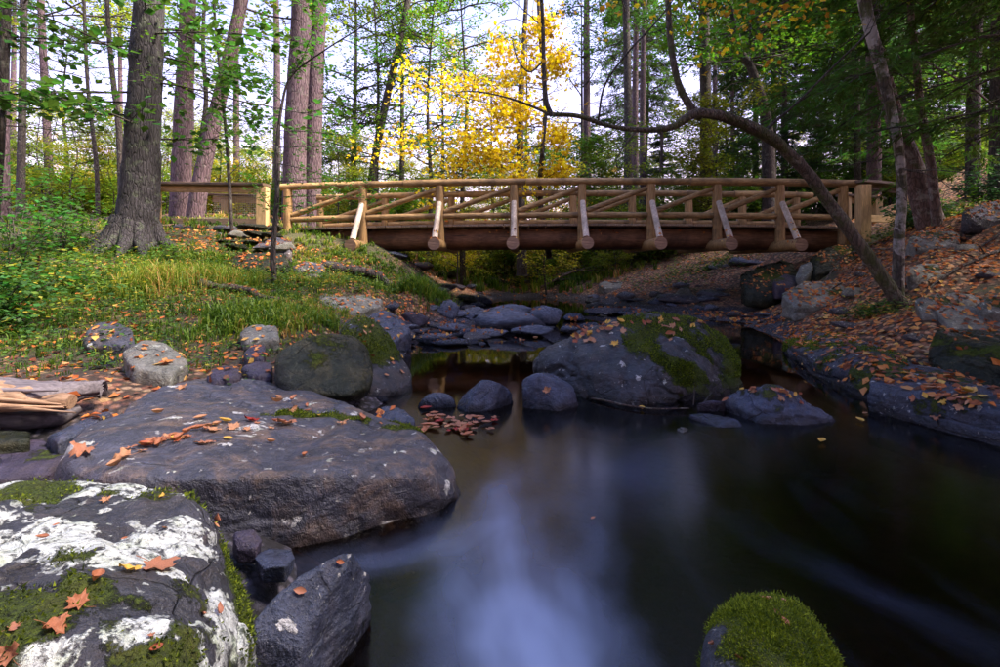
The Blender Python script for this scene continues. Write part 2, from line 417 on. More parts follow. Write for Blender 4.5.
# stream bed
for x, y, z in [(0.4, 0.6, -.45), (0.3, 1.6, -.42), (1.2, 1.4, -.5), (2.2, 1.2, -.5), (0.6, 2.6, -.42), (1.6, 2.8, -.5), (2.4, 2.4, -.45),
                (0, 3.6, -.3), (1.2, 4.2, -.4), (2.2, 3.9, -.4), (2.6, 4.8, -.35), (3.0, 5.8, -.3), (3.4, 7.4, -.3), (2.0, 6.5, -.3),
                (.6, 5.6, -.3), (-.5, 5.2, -.3), (.3, 7.0, -.3), (.6, 8.6, .0), (-.4, 8.5, .03), (1.5, 9.0, -.03), (-.6, 9.8, .03), (3.8, 8.8, -.2), (1.2, 11, -.25), (.2, 12.5, -.25),
                (2.2, 11.8, -.2), (1.5, 14, -.3), (2.4, 15.0, -.25), (0.2, 15.0, -.25), (1.5, -2, -.45), (1.5, -6, -.4), (3.5, 1, -.2), (-.3, 1.5, -.4), (-.5, 2.2, -.3),
                (-.2, -1.5, -.4), (3, -3, -.3)]:
    cw(x, y, z)
# near-left bank
for x, y, z in [(-1.0, 1.2, .05), (-1.9, 1.3, .1), (-.74, 1.62, .08), (-.85, 1.85, .06), (-1.2, 2.6, 0), (-1.9, 2.4, .0), (-1.5, 3.2, .08), (-2.4, 2.62, .0), (-3.2, 2.5, .02), (-3.5, 1.0, .05), (-2.5, -1, .3), (-6, 0, .5), (-6, -6, .8),
                (-1.0, 3.9, .02), (-1.2, 4.6, .05), (-1.8, 4.6, .25), (-1.5, 6.0, .15), (-1.9, 7.5, .22), (-1.2, 7.4, -.02), (-1.4, 8.8, .05), (-1.9, 9.6, .3), (-.9, 10.2, 0), (-1.3, 12.5, .15),
                (-.8, 14.5, .05), (-.9, 16.5, .25)]:
    cw(x, y, z)
for a in [(60, 395, 3.3), (60, 365, 4.1), (150, 370, 4.0), (60, 325, 5.2), (150, 320, 5.4), (230, 330, 5.2), (60, 285, 6.8), (150, 285, 7.0), (250, 300, 6.6), (310, 310, 6.4), (0, 260, 7.6),
          (70, 252, 8.6), (135, 247, 9.2), (180, 262, 8.4), (230, 275, 8.4), (300, 285, 8.0), (340, 300, 7.8), (370, 285, 8.6), (410, 285, 9.5), (200, 236, 10.2), (262, 240, 10.6), (300, 262, 10.4), (360, 262, 10.6),
          (400, 268, 11.2), (420, 270, 12.6), (130, 226, 12), (190, 222, 12), (250, 226, 12.2), (30, 226, 12), (-200, 250, 8), (-300, 300, 4.5), (-300, 210, 14), (60, 216, 16), (200, 214, 17), (290, 228, 13),
          (300, 222, 16), (350, 240, 16), (430, 272, 17)]:
    cp(*a)
# far bank past the bridge
for a in [(463, 284, 17.5), (540, 286, 18.2), (620, 287, 15.5), (500, 272, 20), (560, 274, 20), (620, 270, 18), (520, 255, 25), (600, 258, 22), (680, 262, 17), (700, 280, 14.5), (740, 288, 13), (760, 262, 14.5), (680, 240, 22), (600, 238, 30),
          (500, 244, 32), (400, 240, 28), (300, 215, 28), (100, 212, 28), (780, 238, 17), (850, 222, 17), (930, 205, 18), (800, 215, 28), (950, 195, 28), (1100, 180, 20)]:
    cp(*a)
# right bank
for a in [(640, 311, 11.8), (700, 317, 10.3), (745, 325, 9.0), (780, 322, 9.2), (770, 305, 10.8), (700, 300, 12), (640, 298, 13.5), (820, 275, 10.6), (800, 300, 9.4), (850, 262, 10.4), (870, 238, 12), (900, 228, 12), (830, 300, 8.4), (840, 320, 7.4),
          (800, 338, 7.0), (870, 300, 7.4), (905, 303, 7.0), (880, 340, 5.8), (940, 335, 5.4), (1000, 352, 5.4), (1000, 400, 4.2), (900, 375, 4.9), (960, 285, 6.8), (960, 245, 8.4), (1000, 215, 9.2), (1000, 205, 12), (930, 222, 10.5), (1040, 250, 7),
          (935, 247, 8.0), (968, 219, 8.7), (1040, 219, 8.7), (925, 277, 7.1), (950, 277, 7.0), (930, 318, 5.75), (985, 318, 5.7), (820, 305, 8.1), (1100, 300, 5.2), (1200, 200, 8), (1300, 260, 5), (1150, 170, 14)]:
    cp(*a)
for x, y, z in [(4.2, 2.6, .15), (3.7, 3.6, .05), (5, 1, .5), (6, -3, .8), (9, 3, 1.9), (12, 8, 3.4), (12, -4, 1.8), (14, 14, 4.2), (-12, 4, 1.2), (-14, 10, 2.4), (-12, -6, 1),
                (0, -12, -.3), (-16, 22, 3), (0, 45, 4), (-30, 40, 4), (30, 40, 6), (20, 25, 5.5), (-30, 0, 1.5), (30, 0, 4), (0, -30, .5), (-60, 60, 5), (60, 60, 7), (0, 70, 5), (50, -20, 4), (-50, -20, 2)]:
    cw(x, y, z)
CP = np.array(CP)
def _tps(r2): return 0.5 * r2 * np.log(r2 + 1e-9)
_n = len(CP); _xy = CP[:, :2]
_K = _tps(((_xy[:, None] - _xy[None]) ** 2).sum(-1)) + np.eye(_n) * 0.02
_A = np.zeros((_n + 3, _n + 3)); _A[:_n, :_n] = _K; _A[:_n, _n] = 1; _A[:_n, _n + 1:] = _xy
_A[_n, :_n] = 1; _A[_n + 1:, :_n] = _xy.T
_w = np.linalg.solve(_A, np.concatenate([CP[:, 2], [0, 0, 0]]))
def H(x, y, detail=True):
    x = np.atleast_1d(np.asarray(x, float)); y = np.atleast_1d(np.asarray(y, float))
    xc = np.clip(x, -60, 60); yc = np.clip(y, -30, 70)
    r2 = (xc[:, None] - _xy[None, :, 0]) ** 2 + (yc[:, None] - _xy[None, :, 1]) ** 2
    z = _tps(r2) @ _w[:_n] + _w[_n] + _w[_n + 1] * xc + _w[_n + 2] * yc
    z = np.clip(z, -0.6, 9)
    if detail:
        q = np.stack([x, y, np.zeros_like(x)], 1)
        a = np.clip(0.3 + np.abs(z) * .5, 0, 1)
        z = z + a * (0.10 * fbm(q * 0.9, 3, 3) + 0.05 * fbm(q * 4, 3, 9))
    return z
def h1(x, y): return float(H([x], [y])[0])

def ground_material():
    m, nt, N, L, bs = new_mat('forest_floor'); b = NB(nt)
    geo = N.new("ShaderNodeNewGeometry"); pos = geo.outputs["Position"]
    sep = N.new("ShaderNodeSeparateXYZ"); L.new(pos, sep.inputs[0])
    n1 = b.noise(pos, 1.1, 6, 0.65, 0.4); n2 = b.noise(pos, 14, 6, 0.7); n3 = b.noise(pos, 60, 4, 0.7)
    soil = b.mix(b.ramp(n2, [(0.3, 0.0), (0.7, 1.0)]), (0.022, 0.016, 0.012), (0.075, 0.052, 0.036))
    vor = N.new("ShaderNodeTexVoronoi"); vor.inputs["Scale"].default_value = 15; L.new(pos, vor.inputs["Vector"])
    sepc = N.new("ShaderNodeSeparateXYZ"); L.new(vor.outputs["Color"], sepc.inputs[0])
    leaf = b.ramp(sepc.outputs[0], [(0.0, (0.10, 0.04, 0.025)), (0.3, (0.30, 0.12, 0.07)), (0.6, (0.46, 0.22, 0.13)), (0.8, (0.38, 0.26, 0.17)), (1.0, (0.52, 0.29, 0.11))])
    leaf = b.mix(0.7, leaf, b.ramp(n3, [(0.3, 0.4), (0.7, 1.5)]), 'MULTIPLY')
    leaf = b.mix(b.ramp(vor.outputs["Distance"], [(0.35, 0.0), (0.6, 0.85)]), leaf, (0.02, 0.014, 0.01))
    green = b.mix(b.ramp(n3, [(0.3, 0.0), (0.7, 1.0)]), (0.012, 0.018, 0.006), (0.12, 0.13, 0.03))
    gattr = b.attr("grassy")
    lm = b.ramp(b.math('ADD', b.noise(pos, 2.2, 5, 0.7), b.math('MULTIPLY', gattr, -0.18)), [(0.36, 0.0), (0.46, 1.0)])
    col = b.mix(lm, soil, leaf)
    gm = b.ramp(b.math('ADD', b.math('MULTIPLY', b.math('SUBTRACT', b.noise(pos, 6.0, 7, 0.8), 0.5), 3.0), gattr), [(0.6, 0.0), (1.2, 0.8)])
    col = b.mix(b.math('MULTIPLY', gm, 0.85), col, green)
    # stream gravel close to the water
    vg = N.new("ShaderNodeTexVoronoi"); vg.inputs["Scale"].default_value = 26; L.new(pos, vg.inputs["Vector"])
    sg = N.new("ShaderNodeSeparateXYZ"); L.new(vg.outputs["Color"], sg.inputs[0])
    grav = b.ramp(sg.outputs[1], [(0.0, (0.03, 0.03, 0.042)), (0.5, (0.09, 0.085, 0.12)), (1.0, (0.17, 0.15, 0.19))])
    grav = b.mix(b.ramp(vg.outputs["Distance"], [(0.3, 0.0), (0.55, 0.9)]), grav, (0.012, 0.011, 0.014))
    zz = b.math('ADD', sep.outputs[2], b.math('MULTIPLY', b.math('SUBTRACT', n1, 0.5), 0.25))
    col = b.mix(b.ramp(zz, [(0.12, 1.0), (0.2, 0.0)]), col, grav)
    bed = b.mix(b.ramp(n2, [(0.4, 0.0), (0.7, 1.0)]), (0.03, 0.02, 0.012), (0.07, 0.045, 0.022))
    col = b.mix(b.ramp(sep.outputs[2], [(-0.12, 1.0), (-0.02, 0.0)]) if False else b.ramp(b.math('ADD', sep.outputs[2], 0.5), [(0.36, 1.0), (0.47, 0.0)]), col, bed)
    L.new(col, bs.inputs["Base Color"]); bs.inputs["Roughness"].default_value = 0.85
    hh = b.math('ADD', n2, b.math('ADD', b.math('MULTIPLY', n3, 0.5), b.math('MULTIPLY', vor.outputs["Distance"], -0.6)))
    L.new(b.bump(hh, 1.0, 0.04), bs.inputs["Normal"])
    return m

def grassy(x, y):
    """0..1: how much grass grows here (sunny bank by the big spruce)"""
    q = np.stack([x, y, np.zeros_like(x)], 1)
    g = 1 / (1 + np.exp(-(-1.7 - x + 0.0 * y) * 2.2)) * 1 / (1 + np.exp(-(y - 3.6) * 2.5)) * 1 / (1 + np.exp((y - 15) * .8))
    m = np.clip((fbm(np.stack([x * .8, y * .8, x * 0 + 4.], 1), 3, 33) - .12) * 5, 0, .8) * (x > 3.2) * (y < 12)
    return np.clip(g + 0.35 * fbm(q * 0.8, 3, 21) * (g > .05) + m, 0, 1)

nx, ny = 330, 330
ux = np.linspace(-1, 1, nx); uy = np.linspace(-1, 1, ny)
gx = 9 * ux + 791 * ux ** 7 * np.abs(ux) ** 2; gy = 8 + 16 * uy + 776 * uy ** 7 * np.abs(uy) ** 2
GX, GY = np.meshgrid(gx, gy); X, Y = GX.ravel(), GY.ravel()
Z = np.concatenate([H(X[i:i + 20000], Y[i:i + 20000]) for i in range(0, len(X), 20000)])
idx = np.arange(nx * ny).reshape(ny, nx)
Fq = np.stack([idx[:-1, :-1], idx[:-1, 1:], idx[1:, 1:], idx[1:, :-1]], -1).reshape(-1, 4)
mb = MB(); mb.add(np.stack([X, Y, Z], 1), Fq)
ground = mb.build('ground', ground_material()); tag(ground, kind='structure')
a = ground.data.attributes.new("grassy", 'FLOAT', 'POINT'); a.data.foreach_set("value", grassy(X, Y).astype(np.float32))

# ------------------------------------------------------------------ water
def water_material():
    m, nt, N, L, bs = new_mat('stream_water'); b = NB(nt)
    N.remove(bs)
    geo = N.new("ShaderNodeNewGeometry"); pos = geo.outputs["Position"]
    mp = N.new("ShaderNodeMapping"); L.new(pos, mp.inputs[0]); mp.inputs["Scale"].default_value = (1.0, 0.45, 1)
    mp.inputs["Rotation"].default_value = (0, 0, R(20))
    sw = b.noise(mp.outputs[0], 1.5, 2, 0.4, 0.6)
    gl = N.new("ShaderNodeBsdfGlossy"); gl.distribution = 'GGX'
    # long exposure: smooth near the rocks, silky where the current runs
    spy = N.new("ShaderNodeSeparateXYZ"); L.new(pos, spy.inputs[0])
    still = b.ramp(b.math('MULTIPLY', spy.outputs[1], 0.1), [(0.30, 1.0), (0.48, 0.22)])
    L.new(b.math('MULTIPLY', b.ramp(b.noise(pos, 0.7, 2), [(0.35, 0.13), (0.65, 0.25)]), still), gl.inputs["Roughness"])
    gl.inputs["Color"].default_value = (1, 1, 1, 1)
    L.new(b.bump(sw, 0.12, 0.04), gl.inputs["Normal"])
    tr = N.new("ShaderNodeBsdfTransparent"); tr.inputs[0].default_value = (0.26, 0.16, 0.08, 1)
    fr = N.new("ShaderNodeFresnel"); fr.inputs[0].default_value = 1.34
    mx = N.new("ShaderNodeMixShader"); L.new(fr.outputs[0], mx.inputs[0]); L.new(tr.outputs[0], mx.inputs[1]); L.new(gl.outputs[0], mx.inputs[2])
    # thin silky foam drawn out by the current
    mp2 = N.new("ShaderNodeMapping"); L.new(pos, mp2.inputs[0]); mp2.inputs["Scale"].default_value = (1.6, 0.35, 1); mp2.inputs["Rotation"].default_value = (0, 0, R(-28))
    foam_sky = b.ramp(b.noise(mp2.outputs[0], 2.2, 4, 0.5, 1.6), [(0.5, 0.0), (0.85, 0.012)])
    # sky reflection painted in as soft blue patches, blended with milky foam
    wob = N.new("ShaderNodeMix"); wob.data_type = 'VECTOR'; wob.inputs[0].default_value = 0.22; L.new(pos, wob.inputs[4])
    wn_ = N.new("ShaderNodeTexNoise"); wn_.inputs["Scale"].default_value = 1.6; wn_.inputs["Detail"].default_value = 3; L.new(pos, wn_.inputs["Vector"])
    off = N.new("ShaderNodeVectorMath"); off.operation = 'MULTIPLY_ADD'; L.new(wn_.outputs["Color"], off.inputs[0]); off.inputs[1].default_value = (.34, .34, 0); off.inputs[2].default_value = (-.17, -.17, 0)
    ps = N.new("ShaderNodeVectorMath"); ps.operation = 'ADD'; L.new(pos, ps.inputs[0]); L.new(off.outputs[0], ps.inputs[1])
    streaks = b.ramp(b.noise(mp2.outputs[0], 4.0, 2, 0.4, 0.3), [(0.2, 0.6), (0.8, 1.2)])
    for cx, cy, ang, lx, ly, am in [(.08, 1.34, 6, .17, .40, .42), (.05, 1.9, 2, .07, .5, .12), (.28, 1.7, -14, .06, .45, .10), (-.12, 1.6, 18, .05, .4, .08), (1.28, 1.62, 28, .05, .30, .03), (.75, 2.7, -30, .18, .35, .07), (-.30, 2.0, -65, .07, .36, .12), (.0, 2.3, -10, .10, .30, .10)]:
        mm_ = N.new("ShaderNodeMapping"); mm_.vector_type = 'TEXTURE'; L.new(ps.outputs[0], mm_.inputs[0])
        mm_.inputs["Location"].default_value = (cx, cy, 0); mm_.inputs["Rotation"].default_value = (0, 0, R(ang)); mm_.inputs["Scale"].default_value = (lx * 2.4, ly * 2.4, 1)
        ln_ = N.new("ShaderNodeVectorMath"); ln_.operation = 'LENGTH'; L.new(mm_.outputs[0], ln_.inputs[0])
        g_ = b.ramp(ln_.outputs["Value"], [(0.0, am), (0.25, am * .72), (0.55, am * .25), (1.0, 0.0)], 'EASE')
        foam_sky = b.math('ADD', foam_sky, b.math('MULTIPLY', g_, streaks))
    df = N.new("ShaderNodeBsdfDiffuse"); df.inputs[0].default_value = (0.36, 0.48, 0.90, 1)  # blue of the reflected sky put into the foam's diffuse colour
    mx2 = N.new("ShaderNodeMixShader"); L.new(foam_sky, mx2.inputs[0]); L.new(mx.outputs[0], mx2.inputs[1]); L.new(df.outputs[0], mx2.inputs[2])
    L.new(mx2.outputs[0], N["Material Output"].inputs[0])
    return m
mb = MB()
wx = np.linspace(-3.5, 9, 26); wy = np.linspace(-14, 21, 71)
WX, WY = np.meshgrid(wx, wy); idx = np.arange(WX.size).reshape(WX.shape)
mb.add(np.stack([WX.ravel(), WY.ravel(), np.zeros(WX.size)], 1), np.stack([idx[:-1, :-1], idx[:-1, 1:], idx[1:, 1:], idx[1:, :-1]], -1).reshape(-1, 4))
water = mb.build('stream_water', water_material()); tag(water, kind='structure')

# ------------------------------------------------------------------ rocks
_ico = {}
def ico(sub):
    if sub not in _ico:
        bm = bmesh.new(); bmesh.ops.create_icosphere(bm, subdivisions=sub, radius=1.0)
        _ico[sub] = (np.array([v.co[:] for v in bm.verts]), np.array([[v.index for v in f.verts] for f in bm.faces])); bm.free()
    return _ico[sub]

def planes_of(pts):
    bm = bmesh.new()
    for p in pts: bm.verts.new(p)
    r = bmesh.ops.convex_hull(bm, input=bm.verts)
    bm.normal_update()
    out = []
    for f in bm.faces:
        n = np.array(f.normal[:]); d = n.dot(np.array(f.verts[0].co[:]))
        if d < 0: n, d = -n, -d
        if d > 1e-3: out.append((*n, d))
    bm.free(); return np.array(out)

def rock_mesh(name, pts, mat, sub=5, p=14, amp=0.035, freq=3.0, strata=0.0, sfreq=9.0, moss=None, seed=0, loc=None, ridge=0.0, chips=9):
    pts = np.asarray(pts, float)
    lo, hi = pts.min(0), pts.max(0); c = (lo + hi) / 2; ext = (hi - lo) / 2
    pl = planes_of((pts - c) / ext)
    U, Fc = ico(sub)
    rr_ = np.random.default_rng(seed + 900); Qn = (pts - c) / ext
    for _ in range(chips):
        nn_ = rr_.normal(size=3); nn_[2] = abs(nn_[2]) * .8; nn_ /= np.linalg.norm(nn_)
        pl = np.vstack([pl, [*nn_, (Qn @ nn_).max() * rr_.uniform(.84, .97)]])
    q = np.clip((U @ pl[:, :3].T) / pl[:, 3], 0, None)
    p = p * 1.7; r = (q ** p).sum(1) ** (-1.0 / p)
    r = r * (1 + 0.9 / p)
    V = U * r[:, None] * ext
    size = float(np.cbrt(np.prod(ext)))
    nrm = V / ext ** 2; nrm /= np.linalg.norm(nrm, axis=1)[:, None]
    s = fbm(V / size * freq * .33 + seed * 7.7, 3, seed) * 1.0 + fbm(V / size * freq + seed * 3.1, 5, seed + 5, .55) * .55
    s = s + fbm(V / size * freq * 3.1 + seed, 4, seed + 8, .6) * .22
    d = amp * size * 1.6 * s
    if ridge:
        rr = 1 - np.abs(fbm(V / size * freq * .8 + 5.5 + seed, 3, seed + 11)) * 6
        d = d - ridge * size * np.clip(rr, 0, 1)
    V2 = V + nrm * d[:, None]
    if strata:
        zz = V2[:, 2] * sfreq / size + fbm(V2 / size * 1.5, 2, seed + 3) * 1.1 + V2[:, 0] / size * .12
        fr = zz - np.floor(zz); lay = _hash(np.floor(zz).astype(np.int64), np.full(len(zz), seed), np.full(len(zz), 3), 5)
        hor = nrm.copy(); hor[:, 2] = 0
        V2 = V2 + hor * (strata * size * ((lay - .5) * 1.3 + .5 * np.clip(1 - np.abs(fr - .06) * 12, 0, 1) * -1))[:, None]
    V2 = V2 + c
    o = np.asarray(loc if loc is not None else c * [1, 1, 0], float)
    mbb = MB(); mbb.add(V2 - o, Fc)
    me = mbb.mesh(name, mat)
    if moss is not None:
        f = moss(V2, nrm, seed)
    else:
        f = np.clip(nrm[:, 2] - .5, 0, 1) * .2
    at = me.attributes.new("moss", 'FLOAT', 'POINT'); at.data.foreach_set("value", f.astype(np.float32))
    return me, o, V2, nrm, f

def moss_none(V, n, s): return np.zeros(len(V))
def moss_top(amount, k=0.6, fr=3.0):
    def f(V, n, s):
        return np.clip(n[:, 2] * k + fbm(V * fr, 4, s + 40) * .9 + amount - .35, 0, 1)
    return f

ROCK_MOSS = []
def boulder(name, label, pts, mat, bottom=-0.35, shrink=0.92, cat='boulder', group=None, moss_geo=0, **kw):
    pts = [np.asarray(p, float) for p in pts]
    A = np.array(pts); cxy = A[:, :2].mean(0)
    if bottom is not None:
        low = A.copy(); low[:, :2] = cxy + (low[:, :2] - cxy) * shrink; low[:, 2] = bottom; A = np.vstack([A, low])
    me, o, V, n, f = rock_mesh(name, A, M[mat], **kw)
    ob = link(name, me, loc=o); tag(ob, label, cat, group)
    if moss_geo: ROCK_MOSS.append((ob, V, n, f, moss_geo))
    return ob

def mossB8(V, n, s):
    t = fbm(V * 3.2, 4, 60) * 1.1 + (V[:, 0] - 1.35) * .9 - np.abs(V[:, 2] - .42) * 1.0 + .42
    return np.clip(t * (n[:, 1] < .6), 0, 1)
def mossLich(V, n, s):
    t = .38 + fbm(V * 4.5, 5, 71, .6) * 1.6 - (n[:, 2] > .75) * .1 + (V[:, 1] < 1.12) * .12
    return np.clip(t, 0, 1)
def mossSlab(V, n, s):
    d = np.hypot((V[:, 0] + .95) / .55, (V[:, 1] - 2.85) / .09) ; e = np.hypot((V[:, 0] + .52) / .25, (V[:, 1] - 2.75) / .07)
    t = np.maximum(1.1 - d, 1.2 - e) + fbm(V * 9, 4, 31) * .8
    return np.clip(t, 0, 1) * (n[:, 2] > .3)

boulder('boulder', 'huge smooth blue-grey boulder with a flat top sloping into the pool, strewn with dry leaves',
        [W(48, 458, .29), W(60, 440, .30), W(95, 418, .29), W(150, 384, .28), W(215, 374, .25), W(300, 386, .21), W(365, 404, .20), W(420, 432, .20), W(452, 452, .17), W(474, 472, .10), W(474, 496, .0), W(440, 470, .20),
         W(385, 455, .25), W(300, 462, .30), W(230, 470, .335), W(150, 478, .34), W(80, 476, .33), W(405, 532, -.02), W(335, 549, -.02), W(240, 556, -.03), W(180, 540, .05), W(60, 500, .2)],
        'slab', sub=7, p=20, amp=.034, freq=2.6, chips=7, strata=.018, sfreq=3, ridge=.02, moss=mossSlab, seed=1, shrink=.97, moss_geo=7000)
boulder('boulder', 'lichen-blotched boulder covered in white patches and dark moss, carrying a big pink maple leaf',
        [P(-160, 500, 1.45), P(0, 481, 1.50), P(60, 477, 1.52), P(150, 475, 1.53), P(206, 477, 1.52), P(224, 500, 1.44), P(244, 545, 1.40), P(262, 592, 1.33), P(277, 632, 1.26), P(277, 700, 1.2),
         P(215, 560, 1.15), P(225, 640, 1.0), P(170, 570, 1.05), P(100, 600, .88), P(150, 720, .72), P(0, 650, .74), P(-220, 640, .8), P(-300, 560, 1.0), P(180, 760, .72), P(250, 760, 1.0)],
        'lich', sub=7, p=14, amp=.04, freq=3.5, chips=6, moss=mossLich, seed=2, shrink=1.0, moss_geo=26000, ridge=.03)
boulder('boulder', 'wedge-shaped purplish stone with a sharp ridge, wedged beside the lichen-blotched boulder at the pool edge',
        [W(342, 553, .29), W(352, 553, .28), W(371, 575, .15), W(368, 602, .06), W(335, 655, .0), W(272, 600, .23), W(296, 578, .26), W(275, 670, .10), W(310, 690, .0), W(250, 640, .19), W(255, 620, .22), W(330, 600, .20), W(300, 650, .15)],
        'ledge', bottom=-.3, chips=0, sub=6, p=70, amp=.03, freq=3, strata=.04, seed=3, moss=moss_none)
boulder('rock', 'small blue-grey stone lying between the wedge-shaped stone and the huge smooth boulder',
        [P(254, 556, 1.62), P(268, 548, 1.72), P(290, 549, 1.72), P(295, 558, 1.62), P(286, 566, 1.54), P(262, 568, 1.54)], 'blue', bottom=.115, cat='rock', sub=5, p=40, seed=4, moss=moss_none)
boulder('rock', 'small dark reddish stone tucked against the side of the lichen-blotched boulder',
        [P(232, 532, 1.66), P(252, 528, 1.7), P(262, 540, 1.68), P(256, 550, 1.62), P(238, 550, 1.62)], 'purp', bottom=.13, cat='rock', sub=5, p=40, seed=5, moss=moss_none)
boulder('boulder', 'rounded dark olive boulder sitting on the back edge of the huge smooth boulder',
        [P(271, 368, 3.7), P(276, 350, 3.75), P(300, 340, 3.8), P(335, 331, 4.0), P(356, 336, 4.1), P(370, 350, 4.1), P(378, 368, 3.9), P(374, 386, 3.7), P(352, 397, 3.45), P(310, 398, 3.4), P(278, 390, 3.45), P(300, 345, 4.6), P(360, 345, 4.7)],
        'dark', bottom=.08, shrink=.8, sub=6, p=9, amp=.04, chips=6, seed=6, moss=moss_top(.14))
boulder('boulder', 'mossy slanting rock leaning toward the stream behind the rounded dark boulder',
        [P(338, 322, 5.2), P(352, 315, 5.3), P(376, 318, 5.0), P(398, 350, 4.7), P(417, 380, 4.6), P(418, 388, 4.45), P(395, 392, 4.2), P(370, 390, 4.0), P(345, 335, 4.5)],
        'mossy', bottom=-.2, shrink=1, sub=5, p=22, amp=.03, seed=7, moss=moss_top(.28), moss_geo=9000)
boulder('boulder', 'big hump-backed boulder in midstream with green moss and scattered leaves on its crown',
        [W(521, 372, .12), P(531, 358, 4.6), P(560, 340, 4.7), P(612, 322, 4.8), P(655, 316, 4.9), P(700, 319, 5.0), P(726, 333, 4.9), P(742, 362, 4.7), W(748, 388, .0), W(700, 404, .0), W(630, 409, .0), W(570, 396, .0), W(524, 384, .02),
         P(600, 362, 4.1), P(680, 352, 4.25), P(720, 360, 4.4), P(560, 365, 4.3), P(640, 320, 5.6), P(560, 345, 5.5), P(720, 345, 5.7)],
        'mossy', sub=7, p=12, amp=.055, freq=3.0, chips=10, ridge=.04, moss=mossB8, seed=8, shrink=.96, moss_geo=34000)
boulder('boulder', 'squarish blue stone standing in the water below the hump-backed mossy boulder',
        [W(521, 380, .18), W(540, 374, .2), W(563, 375, .2), W(576, 388, .15), W(581, 404, .02), W(560, 411, .0), W(535, 408, .0), W(522, 392, .12), W(535, 372, .27) ], 'blue', sub=5, p=16, amp=.05, seed=9, moss=moss_none)
boulder('boulder', 'pointed pyramid-shaped blue stone between two low stones at the head of the pool',
        [W(482, 379, .22), W(488, 380, .21), W(457, 408, .0), W(466, 413, .0), W(490, 411, .0), W(516, 400, .02), W(515, 394, .07), W(500, 384, .18), W(461, 398, .06)], 'blue', sub=5, p=30, amp=.03, seed=10, moss=moss_none)
boulder('rock', 'low oval grey stone beside the pyramid-shaped stone',
        [W(416, 401, .05), W(425, 393, .09), W(440, 391, .10), W(453, 397, .08), W(457, 405, .01), W(440, 408, .0), W(422, 407, .0)], 'blue', cat='rock', sub=4, p=8, seed=11, moss=moss_none)
boulder('rock', 'grey stone half buried in leaves at the back corner of the huge smooth boulder',
        [W(372, 412, .1), W(385, 404, .13), W(405, 407, .12), W(417, 420, .06), W(415, 430, .0), W(380, 428, .04)], 'blue', cat='rock', sub=4, p=9, seed=12, moss=moss_none)
boulder('boulder', 'low jagged rock with orange leaves breaking the water beside the hump-backed mossy boulder',
        [W(719, 392, .13), W(735, 390, .15), W(760, 385, .22), W(785, 388, .2), W(808, 402, .08), W(822, 406, .08), W(842, 422, .0), W(800, 426, .0), W(760, 424, .0), W(728, 412, .0), W(775, 384, .2)],
        'blue', sub=5, p=26, amp=.06, strata=.06, seed=13, moss=moss_top(.06), ridge=.05)
boulder('rock', 'thin splinter of wet slate lying just above the water by the jagged rock',
        [W(684, 413, .03), W(700, 412, .05), W(740, 418, .04), W(746, 427, .0), W(720, 428, .0)], 'blue', bottom=-.08, cat='rock', sub=4, p=26, seed=14, moss=moss_none)
boulder('rock', 'flat purple chip of stone with orange leaves heaped on it',
        [W(696, 403, .06), W(712, 400, .08), W(726, 402, .07), W(726, 409, .01), W(700, 410, .01)], 'purp', bottom=-.08, cat='rock', sub=4, p=20, seed=15, moss=moss_none)
boulder('rock', 'pale pebble in shallow water in front of the splinter of slate', [W(676, 428, .015), W(684, 426, .03), W(690, 429, .01), W(682, 433, .0)], 'pale', bottom=-.05, cat='rock', sub=3, p=9, seed=16, moss=moss_none)
boulder('boulder', 'round bright-green moss-covered stone standing alone in the pool',
        [W(690, 640, .12), W(692, 690, .1), P(700, 615, 1.33), P(722, 595, 1.36), P(755, 585, 1.38), P(790, 590, 1.36), P(822, 612, 1.32), P(846, 650, 1.22), P(862, 690, 1.12), P(780, 640, 1.14), P(730, 650, 1.14), P(760, 700, 1.02), P(830, 720, 1.02), P(700, 720, 1.0), P(740, 595, 1.5), P(800, 600, 1.5)],
        'mossy', bottom=-.3, shrink=1.0, sub=6, p=5, amp=.03, chips=0, seed=17, moss=lambda V, n, s: np.clip(.3 + (V[:, 0] - .525) * 9 + fbm(V * 12, 4, 3) * .6, 0, 1), moss_geo=42000)

# right bank ledges
boulder('rock_ledge', 'leaf-strewn wet ledge with mossy edge running along the far shore of the pool',
        [W(784, 342, .12), W(786, 352, .0), W(815, 358, .17), W(850, 358, .22), W(830, 332, .22), W(800, 328, .2), W(868, 345, .3), W(905, 352, .3), W(912, 372, .25), W(850, 388, .0), W(870, 400, .0), W(888, 392, .12), W(880, 372, .24)],
        'ledge', bottom=-.3, cat='rock ledge', sub=6, p=30, amp=.03, strata=.07, sfreq=8, seed=18, moss=moss_top(.22), shrink=1.0, moss_geo=9000)
boulder('rock_ledge', 'long smooth blue slab sloping into the water in front of the angular bank boulder',
        [W(868, 384, .2), W(872, 402, .0), W(905, 418, .0), W(950, 432, .0), W(1010, 447, .0), W(1100, 470, .0), W(880, 362, .25), W(925, 362, .26), W(960, 380, .26), W(1010, 402, .25), W(1120, 430, .25), W(935, 405, .13), W(990, 425, .1)],
        'ledge', bottom=-.3, cat='rock ledge', sub=6, p=34, amp=.02, strata=.05, sfreq=7, seed=19, moss=moss_top(-.02), shrink=1.0)
boulder('boulder', 'large angular dark boulder with a moss-green face on the leafy bank above the blue slab',
        [P(928, 345, 4.9), P(935, 331, 5.1), P(965, 328, 5.2), P(1010, 335, 5.0), P(1080, 340, 4.8), P(928, 352, 4.7), P(950, 375, 4.4), P(1010, 398, 4.1), P(1090, 400, 4.0), P(1010, 350, 4.3), P(960, 345, 4.6), P(1000, 330, 5.8), P(1100, 335, 5.6)],
        'dark', bottom=.0, shrink=1.0, sub=6, p=26, amp=.04, strata=.06, sfreq=5, seed=20, moss=moss_top(.0), ridge=.04)
